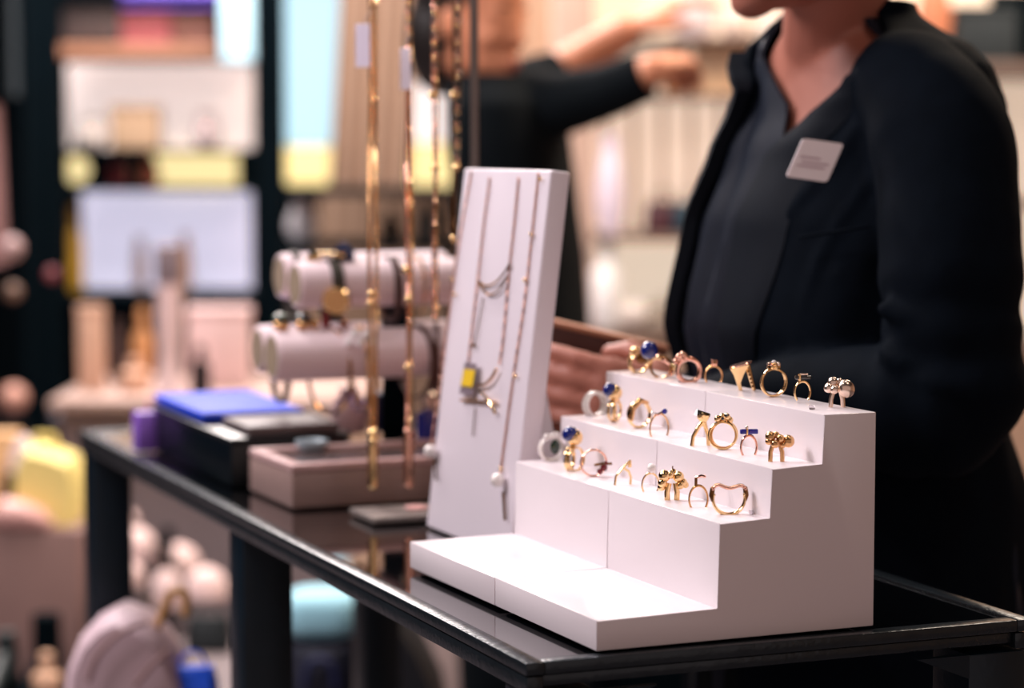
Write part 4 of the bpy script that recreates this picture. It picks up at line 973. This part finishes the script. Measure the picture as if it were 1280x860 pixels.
# counter carrying goods between shelving and table
ct = thing('counter', 'long pale counter standing in front of the lit shelving', 'counter', V(at(220, 505, 5.2).x, 5.4, 0))
part('countertop', 60, 500, 460, 512, 5.0, .55, mat('counter_top', (176, 150, 140), .5), ct)
a0 = at(60, 512, 5.05); a1 = at(460, 512, 5.05); b = MB(); b.box(((a0.x+a1.x)/2, 5.3, a0.z/2), (a1.x-a0.x-.04, .45, a0.z-.002)); b.build('cabinet', mat('counter_cabinet', (128, 116, 118), .6), ct)
ZC = at(200, 500, 5.0).z
def goods(nm, cat, x0, y0, x1, Y, m, label, kind='box', zb=None, dep=None):
    zb = ZC if zb is None else zb
    a = at((x0+x1)/2, y0, Y); w_ = (x1-x0)*Y/FPX; h_ = a.z - zb; dp = dep or min(.15, w_*.6)
    t = thing(nm, label, cat, (a.x, Y, zb)); M0 = Matrix.Translation((a.x, Y, zb))
    b = MB()
    if kind == 'box':
        b.box((0, 0, h_*.44), (w_, dp, h_*.88), M0, bevel=w_*.04); b.build(nm+'_body', m, t)
        b = MB(); b.box((0, 0, h_*.94), (w_*1.04, dp*1.04, h_*.12), M0, bevel=w_*.02); b.build('lid', m, t)
    elif kind == 'bottle':
        b.lathe([(w_*.42, 0), (w_*.5, h_*.04), (w_*.5, h_*.6), (w_*.2, h_*.74), (w_*.18, h_*.82)], 24, M0); b.build('bottle_body', m, t)
        b = MB(); b.lathe([(w_*.24, h_*.82), (w_*.24, h_*.97), (w_*.16, h_)], 18, M0); b.build('cap', m, t)
    elif kind == 'vase':
        b.lathe([(w_*.3, 0), (w_*.46, h_*.2), (w_*.5, h_*.45), (w_*.36, h_*.75), (w_*.26, h_*.88), (w_*.34, h_), (w_*.30, h_), (w_*.22, h_*.88)], 28, M0); b.build('vase_body', m, t)
    elif kind == 'bag':
        b.loft([[V(a.x + w_*.5*s_*x, Y + dp*.5*s2_*y, zb + h_*.72*f) for x, y in ((-1, -.7), (-.8, -1), (.8, -1), (1, -.7), (1, .7), (.8, 1), (-.8, 1), (-1, .7))] for f, s_, s2_ in ((0, .92, .8), (.1, 1, 1), (.6, .96, .85), (.95, .86, .45), (1, .84, .4))]); b.build('bag_body', m, t)
        b = MB(); b.tube([V(a.x + w_*.28*cos(q), Y, zb + h_*.70 + h_*.28*sin(q)) for q in [pi*i/12 for i in range(13)]], w_*.03, 8); b.build('handle', m, t)
    elif kind == 'blob':
        b.ball((a.x, Y, zb+h_*.5), (w_*.5, dp*.5, h_*.5), 24, 16); b.ball((a.x, Y, zb+h_*.92), (w_*.1, w_*.1, h_*.08), 12, 8); b.build(nm+'_body', m, t)
    elif kind == 'boot':
        b.tube([V(a.x, Y, zb+h_), V(a.x, Y, zb+h_*.5), V(a.x+.005, Y, zb+h_*.16)], [w_*.34, w_*.36, w_*.34], 18)
        b.loft([[V(a.x + w_*.34*s_*cos(q), Y - x, zb + .012 + hh*(.5+.5*sin(q))) for q in [2*pi*i/14 for i in range(14)]] for x, s_, hh in ((-.05, .7, .05), (-.03, 1, .09), (.04, 1.05, .07), (.11, 1, .045), (.15, .4, .02))]); b.build('boot_upper', m, t)
        b = MB(); b.box((a.x, Y+.035, zb+.012), (w_*.5, .04, .024)); b.build('heel', DARKM, t)
    return t
goods('jar', 'jar', 358, 250, 398, 5.95, mat('grey_white_ceramic', (206, 206, 212), .4), 'pale grey white jar behind the upper roll', 'vase', ZS)
PINKC = mat('blush_ceramic', (226, 196, 196), .5); TAN = mat('tan_box', (198, 156, 130), .6); PEACH = mat('peach_box', (206, 166, 142), .6); CREAM = mat('cream_box', (232, 222, 216), .5)
GRY = mat('grey_mauve', (128, 112, 118), .6)
def fig(x0, x1, y0, Y, label):
    t = thing('hand_mannequin', label, 'mannequin', (at((x0+x1)/2, y0, Y).x, Y, ZC)); a = at((x0+x1)/2, y0, Y); w_ = (x1-x0)*Y/FPX; h_ = a.z-ZC
    M0 = Matrix.Translation((a.x, Y, ZC))
    b = MB(); b.lathe([(w_*.62, 0), (w_*.6, .012), (w_*.44, .03), (w_*.38, h_*.3), (w_*.46, h_*.55), (w_*.40, h_*.74)], 22, M0); b.build('pedestal', PINKC, t)
    b = MB(); b.box((0, 0, h_*.87), (w_*.9, w_*.5, h_*.26), M0, bevel=.01); b.build('display_block', GRY, t)
fig(192, 228, 305, 5.02, 'pale column display with a grey block head on the counter')
goods('box', 'box', 98, 382, 130, 5.2, PEACH, 'upright peach box on counter, leftmost of the counter goods', 'box')
goods('bottle', 'bottle', 150, 448, 186, 5.15, TAN, 'short tan bottle on the counter', 'bottle')
goods('box', 'box', 236, 384, 312, 5.3, PINKC, 'wide blush pink box on counter right of the column display', 'box')
goods('candle', 'candle', 238, 432, 262, 5.08, DARKM, 'small black candle in front of the blush pink box', 'bottle')
goods('vase', 'vase', 132, 400, 160, 5.35, mat('dark_brown', (50, 34, 34), .5), 'dark brown vase between peach and blush boxes', 'vase')
goods('perfume_bottle', 'bottle', 165, 385, 190, 5.4, mat('amber', (196, 140, 92), .4), 'amber bottle behind the column display', 'bottle')
ZN1 = at(200, 186, YB).z; ZN2 = at(200, 368, YB).z; ZN0 = at(200, 55, YB).z; ZN3 = at(200, 234, YB).z
goods('box', 'box', 140, 132, 200, YB+.12, mat('tan_niche_box', (214, 182, 150), .7), 'tan box in the upper lit cream niche', 'box', ZN1)
goods('jar', 'jar', 95, 146, 134, YB+.12, CREAM, 'rounded white jar at the left of the upper cream niche', 'vase', ZN1)
goods('vase', 'vase', 240, 140, 276, YB+.12, mat('pink_white', (232, 212, 214), .6), 'pale pink vase at right of the upper cream niche', 'vase', ZN1)
goods('vase', 'vase', 165, 296, 184, YB+.12, mat('taupe_vase', (176, 156, 158), .6), 'slim taupe vase in the lavender niche', 'vase', ZN2)
goods('vase', 'vase', 222, 292, 240, YB+.12, TAN, 'slim tan vase in the lavender niche behind the column display', 'vase', ZN2)
goods('folded_cloth', 'cloth', 150, 15, 215, YB+.12, mat('pink_cloth', (222, 132, 140), .8), 'pink folded cloth on the top orange brown shelf', 'box', ZN0)
goods('folded_cloth', 'cloth', 218, 18, 268, YB+.12, mat('rose_cloth', (196, 148, 136), .8), 'dusty rose folded cloth on the top shelf right of pink one', 'box', ZN0)
goods('box', 'box', 138, 205, 162, YB+.12, mat('crimson', (120, 20, 30), .5), 'small crimson box beside the yellow lamp strip', 'box', ZN3)
goods('jar', 'jar', 176, 196, 200, YB+.12, mat('coral_jar', (220, 130, 100), .5), 'coral jar left of the yellow lamp strip', 'vase', ZN3)
goods('bottle', 'bottle', 80, 256, 104, YB+.12, mat('mustard', (214, 168, 50), .5), 'mustard yellow bottle left of the lavender niche', 'bottle', ZN2)
# far left
clo = thing('clothes_rail', 'dim clothes rail at the far left edge', 'rail', V(at(5, 200, 6).x, 6, 0))
a = at(-60, -60, 6); c = at(26, -60, 6); b = MB(); b.tube([a, c], .012, 10); b.tube([V(c.x, 6, c.z), V(c.x, 6, 0)], .012, 10); b.build('rail_frame', DARKM, clo)
for i, (x0, x1, y0, y1, m, lab) in enumerate(((-40, 8, 130, 330, mat('mauve_cloth', (150, 112, 112), .8), 'mauve garment hanging at the far left edge'), (6, 26, -40, 120, mat('slate_cloth', (44, 56, 64), .8), 'slate garment hanging high at the far left'))):
    a = at(x0, y0, 6); c = at(x1, y1, 6); R_ = []
    for k in range(9):
        f = k/8; z = a.z + (c.z-a.z)*f; R_.append([V((a.x+c.x)/2 + (c.x-a.x)/2*(.75+.25*f)*cos(q), 6+.05*sin(q)*(1+.25*sin(q*5)), z) for q in [2*pi*j/24 for j in range(24)]])
    b = MB(); b.loft(R_); t = thing('garment', lab, 'clothes', (R_[-1][0].x, 6, c.z)); b.build('cloth_body', m, t)
    b = MB(); b.tube([V((a.x+c.x)/2, 6, a.z), V((a.x+c.x)/2, 6, a.z+.08)], .003, 6); b.build('hanger_hook', SILVER, t)
for px, py, r_, m, lab in ((65, 343, 9, mat('red_ornament', (120, 50, 60), .5), 'dull red bauble hanging in the dark left area'), (72, 523, 9, mat('grey_ornament', (84, 80, 88), .5), 'grey bauble hanging above the yellow bag'), (17, 498, 18, mat('peach_ornament', (190, 140, 124), .5), 'large peach bauble hanging at the left edge'), (16, 365, 11, mat('umber_ornament', (110, 84, 70), .5), 'umber bauble hanging at the left edge'), (14, 310, 15, mat('rosy_ornament', (170, 140, 140), .5), 'rosy grey bauble hanging at left edge')):
    YY = 5.0 + .004*abs(py-300); c = at(px, py, YY); r = r_*YY/FPX; t = thing('bauble', lab, 'ornament', c-V(0, 0, r)); b = MB(); b.ball(c, r, 20, 12); b.build('bauble_body', m, t)
    b = MB(); b.tube([c+V(0, 0, r), c+V(0, 0, 2.6-c.z)], .002, 5); b.build('cord', DARKM, t)
# crate with yellow bag
q = at(45, 662, 4.6); ZK = q.z
cr = thing('cardboard_crate', 'mauve brown plinth crate at the lower left holding the yellow bag', 'crate', V(q.x, 4.75, 0))
b = MB(); a = at(-40, 662, 4.6); c = at(101, 662, 4.6); b.box(((a.x+c.x)/2, 4.75, ZK/2), (c.x-a.x, .30, ZK), bevel=.006); b.build('crate_body', mat('mauve_card', (136, 106, 100), .7), cr)
t = thing('shopping_bag', 'pale yellow slouchy bag on the crate at the left', 'bag', V(at(60, 660, 4.7).x, 4.72, ZK))
YEL = mat('pale_yellow', (246, 226, 140), .6, var=.08, scale=10)
ol = [(22, 660), (101, 660), (101, 590), (92, 572), (66, 562), (40, 556), (26, 580)]
b = MB(); R_ = []
for k, (dy, s_) in enumerate(((-.07, .9), (-.055, 1), (.055, 1), (.07, .9))):
    cx = at(62, 610, 4.72); R_.append([cx + (at(x, y, 4.72)-cx)*s_ + V(0, dy, 0) for x, y in ol])
b.loft(R_); b.build('bag_body', YEL, t)
b = MB(); b.tube([at(40, 566, 4.72), at(46, 545, 4.72), at(66, 545, 4.72), at(74, 570, 4.72)], .006, 8); b.build('handle', YEL, t)
t = thing('shoe', 'rosy pink pump on the crate in front of the yellow bag', 'shoe', V(at(30, 655, 4.6).x, 4.62, ZK))
b = MB(); b.loft([[at(x, yb_, 4.62) + V(0, .035*cos(q)*s_, .5*hh*(1+sin(q))) for q in [2*pi*i/12 for i in range(12)]] for x, yb_, s_, hh in ((-10, 660, .6, .03), (5, 660, 1, .06), (30, 660, 1, .055), (52, 660, .9, .04), (66, 660, .3, .015))]); b.build('shoe_upper', mat('rosy_leather', (222, 170, 162), .4), t)
b = MB(); b.tube([at(-6, 650, 4.62), at(-8, 640, 4.62)], .006, 6); b.build('heel', DARKM, t)
goods('jar', 'jar', 0, 592, 22, 4.68, DARKM, 'black jar behind the rosy pump', 'vase', ZK)
goods('folded_cloth', 'cloth', -30, 540, 24, 4.86, mat('apricot', (236, 190, 140), .7), 'apricot folded cloth behind the yellow bag', 'box', ZK)
goods('scarf', 'scarf', 10, 545, 52, 4.83, mat('white_pink', (238, 218, 222), .7), 'white pink scarf bundle behind the yellow bag', 'blob', ZK)
# low front stand with boots
ZL = at(60, 1010, 4.1).z; ls = thing('low_bench', 'low dark bench under the boots at the lower left', 'bench', V(at(30, 900, 4.1).x, 4.1, 0))
b = MB(); c = at(45, 900, 4.15); b.box((-.89, 4.07, .16), (.25, .34, .32), bevel=.006); b.build('bench_body', DARKM, ls)
goods('boot', 'boot', 32, 768, 84, 4.1, DARKM, 'black pointed ankle boot at the lower left', 'boot', .32)
goods('boot', 'boot', -12, 790, 26, 4.1, mat('dark_teal_leather', (18, 34, 38), .5), 'dark teal boot cut by the left edge', 'boot', .32)
goods('bottle', 'bottle', 40, 816, 76, 3.98, mat('apricot_bottle', (232, 184, 150), .4), 'apricot bottle in front of the black boot', 'bottle', .32)
# baskets with pale soft goods under and beyond the table
b = MB(); ZP = .355; b.box((-.594, 3.98, ZP/2), (.30, .86, ZP), bevel=.006)
o = b.build('plinth', mat('dusty_plinth', (116, 104, 106), .6), origin=(-.594, 3.98, 0)); tag(o, 'low mauve plinth carrying black bag and olive bottle', 'plinth')
PL = mat('blush_leather', (214, 188, 196), .5, var=.05)
ZH = at(165, 880, 2.78).z
b = MB(); b.box((at(162, 880, 2.78).x+.035, 2.765, ZH/2), (.22, .15, ZH), bevel=.004); tag(b.build('slim_plinth', mat('dusty_plinth', (116, 104, 106), .6), origin=(at(162, 880, 2.78).x+.035, 2.765, 0)), 'slim mauve plinth under the blush leather handbag', 'plinth')
bg = thing('handbag', 'large blush leather handbag with curved seams below the table', 'bag', V(at(160, 850, 2.77).x, 2.78, ZH))
ol = [(84, 880), (90, 830), (104, 796), (128, 770), (150, 758), (180, 768), (206, 790), (222, 815), (236, 850), (240, 880)]
R_ = []; cx = at(165, 830, 2.78)
for dy, s_ in ((-.06, .82), (-.05, .95), (0, 1.03), (.05, .95), (.06, .82)): R_.append([cx + (at(x, y, 2.78)-cx)*s_ + V(0, dy, 0) for x, y in ol])
dz = ZH - min(p.z for r in R_ for p in r)
b = MB(); b.loft(R_); b.bm.transform(Matrix.Translation((0, 0, dz))); b.build('bag_body', PL, bg)
for pts in (((110, 852), (122, 820), (150, 792), (184, 778)), ((168, 858), (190, 832), (214, 812))):
    b = MB(); b.tube(smoothpath([at(x, y, 2.712) for x, y in pts]), .003, 8); b.build('seam', mat('seam_brown', (150, 118, 116), .6), bg)
b = MB(); b.tube(smoothpath([at(x, y, 2.77) for x, y in ((196, 785), (206, 760), (214, 742), (232, 742), (232, 770))]), .005, 8); b.build('handle', mat('tan_handle', (196, 148, 90), .4), bg)
t = goods('bag', 'bag', 210, 812, 272, 2.755, mat('bright_blue', (10, 84, 226), .6), 'bright cobalt blue bag at the bottom of the picture', 'bag', ZH, dep=.05)
SOFT = mat('soft_blush', (236, 206, 202), .8, var=.05)
for i, (x, y, rx, ry, Y) in enumerate(((158, 648, 15, 12, 4.9), (172, 680, 24, 22, 4.75), (222, 696, 28, 17, 4.8), (160, 716, 20, 16, 4.6), (208, 735, 21, 24, 4.45), (258, 728, 27, 20, 4.6))):
    lab = ['small blush knitted cap atop the pale heap', 'tall cream knitted cap high in the pale heap', 'wide blush cap at right top of the pale heap', 'blush cap at the left middle of pale heap', 'bright cream cap lowest in the pale heap', 'pale pink cap at the right end of the heap'][i]
    c = at(x, y, Y); r1 = rx*Y/FPX; r2_ = ry*Y/FPX
    t = thing('knitted_cap', lab, 'hat', c - V(0, 0, r2_), group='pale knitted caps stacked beyond the table')
    b = MB(); b.lathe([(r1*.8, -r2_*.9), (r1, -r2_*.5), (r1*.96, 0), (r1*.7, r2_*.6), (r1*.25, r2_*.95)], 26, Matrix.Translation(c)); b.build('crown', SOFT, t)
    b = MB(); b.lathe([(r1*.98, -r2_), (r1*1.06, -r2_*.8), (r1*1.02, -r2_*.5)], 26, Matrix.Translation(c)); b.build('brim', SOFT, t)
hr = thing('hat_tree', 'black branched hat stand holding the pale knitted caps', 'stand', V(at(210, 700, 4.72).x, 4.72, 0))
hx_ = at(210, 700, 4.72).x
b = MB(); b.tube([V(hx_, 4.72, .03), V(hx_, 4.72, at(210, 660, 4.72).z)], .012, 10); b.build('pole', DARKM, hr)
b = MB(); b.lathe([(.12, 0), (.12, .015), (.03, .035)], 24, Matrix.Translation((hx_, 4.72, 0))); b.build('base', DARKM, hr)
for (x, y, rx, ry, Y) in ((158, 648, 15, 12, 4.9), (172, 680, 24, 22, 4.75), (222, 696, 28, 17, 4.8), (160, 716, 20, 16, 4.6), (208, 735, 21, 24, 4.45), (258, 728, 27, 20, 4.6)):
    c = at(x, y, Y); b = MB(); b.tube([V(hx_, 4.72, c.z-.05), c], .007, 8); b.build('branch', DARKM, hr)
t = goods('bottle', 'bottle', 176, 738, 198, 4.2, mat('olive_glass', (84, 70, 56), .3), 'dark olive bottle between the caps and blush handbag', 'bottle', ZP)
t = goods('bag', 'bag', 232, 752, 290, 4.3, mat('black_teal_bag', (8, 20, 24), .6), 'black bag hanging low beside the blush handbag', 'bag', ZP)
# pale blue cushion and dark bag right of the middle leg
t = thing('cushion', 'pale blue cushion lying on top of the navy bag under the table', 'cushion', at(402, 795, 3.68))
c = at(402, 765, 3.68); b = MB(); b.ball(c, (.062, .06, .038), 28, 16); b.bm.transform(Matrix.Identity(4))
for v in b.bm.verts:
    q = v.co - c; n_ = 3.2; m_ = (abs(q.x/.062)**n_ + abs(q.z/.038)**n_ + abs(q.y/.06)**n_)**(1/n_)
    if m_ > 1e-4: v.co = c + q/m_
b.build('cushion_body', mat('pale_blue_cloth', (160, 216, 232), .7), t)
t = thing('navy_bag', 'big navy holdall carrying the pale blue cushion', 'bag', V(at(402, 880, 3.68).x, 3.68, .35))
a = at(402, 797, 3.68); b = MB(); R_ = []
for f, s_ in ((0, .9), (.1, 1), (.7, 1), (.95, .85), (1, .7)): R_.append([V(a.x + .072*s_*cos(q), 3.68+.09*s_*sin(q), .35 + (a.z-.35)*f) for q in [2*pi*i/24 for i in range(24)]])
b.loft(R_); b.build('bag_body', mat('navy_canvas', (6, 10, 34), .7), t)
b = MB(); b.tube(smoothpath([at(x, y, 3.58) for x, y in ((380, 860), (388, 828), (412, 828), (420, 860))]), .005, 8); b.build('strap', mat('navy_strap', (14, 24, 70), .5), t)
b = MB(); b.box((a.x+.06, 3.68, .175), (.33, .25, .35), bevel=.005); tag(b.build('plinth', DARKM, origin=(a.x+.06, 3.68, 0)), 'black plinth below the navy holdall', 'plinth')
t = thing('backpack', 'black backpack with grey straps right of the navy holdall', 'bag', V(at(490, 860, 3.68).x, 3.68, .35))
ol = [(458, 900), (456, 790), (462, 756), (500, 756), (528, 800), (552, 850), (560, 900)]; cx = at(500, 840, 3.68); R_ = []
for dy, s_ in ((-.08, .8), (-.06, 1), (.06, 1), (.08, .8)): R_.append([cx + (at(x, y, 3.68)-cx)*s_ + V(0, dy, 0) for x, y in ol])
b = MB(); b.loft(R_); b.build('bag_body', mat('black_navy_bag', (7, 10, 20), .6), t)
b = MB(); b.tube(smoothpath([at(x, y, 3.60) for x, y in ((464, 800), (466, 830), (476, 850), (480, 880))]), .005, 8); b.tube(smoothpath([at(x, y, 3.60) for x, y in ((496, 850), (488, 856), (484, 880))]), .004, 8); b.build('strap', mat('grey_strap', (120, 118, 126), .5), t)
# added black block, fills the dark seen under the table's right half
b = MB(); a = at(745, 860, 3.2); b.box((a.x+.36, 3.35, .36), (.80, .3, .72), bevel=.005); tag(b.build('dark_filler', DARKM, origin=(a.x+.36, 3.35, 0)), 'added wide black block filling the dark under the table on the right', 'plinth')
b = MB(); a = at(610, 830, 4.6); b.box((a.x, 4.6, .20), (.26, .3, .40), bevel=.005); tag(b.build('beige_box', mat('beige_crate', (176, 156, 150), .6), origin=(a.x, 4.6, 0)), 'beige floor box seen under the front rim of the table', 'box')

# ================================================================== BACKGROUND RIGHT: warm lit shelves
YR = 5.7
rs_ = thing('warm_shelving', 'cream backlit wall shelving with grey shelf boards behind the assistant', 'shelving', V(at(950, 300, YR).x, YR+.15, 0))
GB2 = mat('grey_shelf_board', (112, 94, 86), .5)
part('backlit_panel', 742, -160, 1010, 118, YR+.30, .03, LW, rs_); part('backlit_panel', 742, 122, 1010, 300, YR+.30, .03, lit('lit_cream_wall', (255, 230, 208), .60), rs_)
part('backlit_panel', 742, 304, 1010, 420, YR+.30, .03, lit('lit_cream_low', (255, 236, 214), .58), rs_)
part('backlit_panel', 1015, -160, 1400, 560, YR+.30, .03, LW, rs_)
part('side_panel', 692, -160, 742, 560, YR+.02, .28, mat('pinkish_panel', (206, 176, 160), .7), rs_)
part('upright', 1008, -160, 1018, 560, YR, .30, GB2, rs_)
for y0, y1 in ((46, 52), (118, 124), (293, 302), (412, 424)):
    part('shelf', 742, y0, 1008, y1, YR-.02, .32, GB2, rs_)
for y0, y1 in ((76, 96), (250, 262), (430, 440), (620, 640)): part('shelf', 1018, y0, 1400, y1, YR-.02, .32, GB2, rs_)
a = at(692, 424, YR); c = at(1400, 424, YR); b = MB(); b.box(((a.x+c.x)/2, YR+.15, a.z/2-.01), (c.x-a.x, .3, a.z-.04)); b.build('base_cabinet', mat('warm_cabinet', (170, 140, 120), .6), rs_)
b = MB(); 
for k in range(7):
    x = 756+k*36; b = MB(); a = at(x, 128, YR+.27); c = at(x, 290, YR+.27); b.tube([a, c], .006, 8); b.build('slat', mat('pale_slat', (240, 214, 196), .5), rs_)
zz = lambda y: at(800, y, YR-.02).z
SG = 'goods on the warm shelves'
goods('box', 'box', 868, 54, 940, YR+.1, mat('apricot_box', (240, 200, 160), .5), 'wide apricot box on the upper warm shelf', 'box', zz(118))
goods('basket', 'basket', 826, 62, 866, YR+.1, mat('copper_basket', (206, 140, 86), .5), 'copper coloured basket on the upper warm shelf', 'vase', zz(118))
goods('vase', 'vase', 838, -20, 896, YR+.1, mat('white_vase', (240, 226, 228), .4), 'rounded white vase on the top warm shelf', 'vase', zz(46))
goods('vase', 'vase', 900, 4, 940, YR+.1, mat('cream_vase', (236, 214, 200), .4), 'cream vase on the top warm shelf near the chin', 'vase', zz(46))
goods('bowl', 'bowl', 946, 26, 990, YR+.1, CREAM, 'low cream bowl on the top warm shelf beside the chin', 'blob', zz(46))
goods('vase', 'vase', 746, 168, 782, YR+.02, mat('lavender_vase', (240, 226, 244), .4), 'tall lavender vase on the middle warm shelf', 'vase', zz(293))
goods('bag', 'bag', 806, 236, 852, YR+.08, mat('wine_bag', (70, 20, 34), .5), 'wine red and black bag on the middle warm shelf', 'bag', zz(293))
goods('bag', 'bag', 842, 238, 876, YR+.05, mat('teal_bag', (14, 60, 76), .5), 'dark teal bag beside the wine red one', 'bag', zz(293))
goods('box', 'box', 872, 248, 900, YR+.1, mat('yellow_box', (226, 200, 50), .5), 'yellow box on the middle warm shelf next to assistant', 'box', zz(293))
goods('bottle', 'bottle', 740, 292, 778, YR+.02, mat('white_bottle', (252, 248, 248), .3), 'tall white bottle on the lower warm shelf', 'bottle', zz(412))
goods('bowl', 'bowl', 752, 374, 812, YR+.04, mat('white_bowl', (242, 232, 228), .4), 'low rounded white bowl on the lower warm shelf', 'blob', zz(412))
goods('bag', 'bag', 806, 368, 862, YR+.06, mat('taupe_bag', (150, 136, 122), .6), 'taupe bag on the lower warm shelf', 'bag', zz(412))
goods('vase', 'vase', 856, 356, 884, YR+.1, CREAM, 'cream vase at the end of the lower warm shelf', 'vase', zz(412))
z2_ = lambda y: at(1200, y, YR-.02).z
goods('garment_stack', 'clothes', 1186, 10, 1262, YR+.1, mat('dark_grey_cloth', (44, 52, 56), .8), 'dark grey folded clothes on the shelf right of assistant', 'box', z2_(76), dep=.2)
goods('box', 'box', 1240, -10, 1300, YR+.12, DARKM, 'black box on the shelf at the right top corner', 'box', z2_(76))
goods('head_block', 'mannequin', 1146, -30, 1190, YR-.0, mat('orange_skin', (222, 140, 104), .6), 'orange mannequin head block behind the assistant\'s shoulder', 'blob', z2_(76))
goods('vase', 'vase', 1262, 560, 1290, YR+.1, mat('orange_vase', (206, 110, 50), .5), 'orange vase low at the right edge of picture', 'vase', z2_(620))
goods('box', 'box', 1255, 480, 1300, YR+.14, CREAM, 'cream box at the right edge behind the orange vase', 'box', z2_(620))
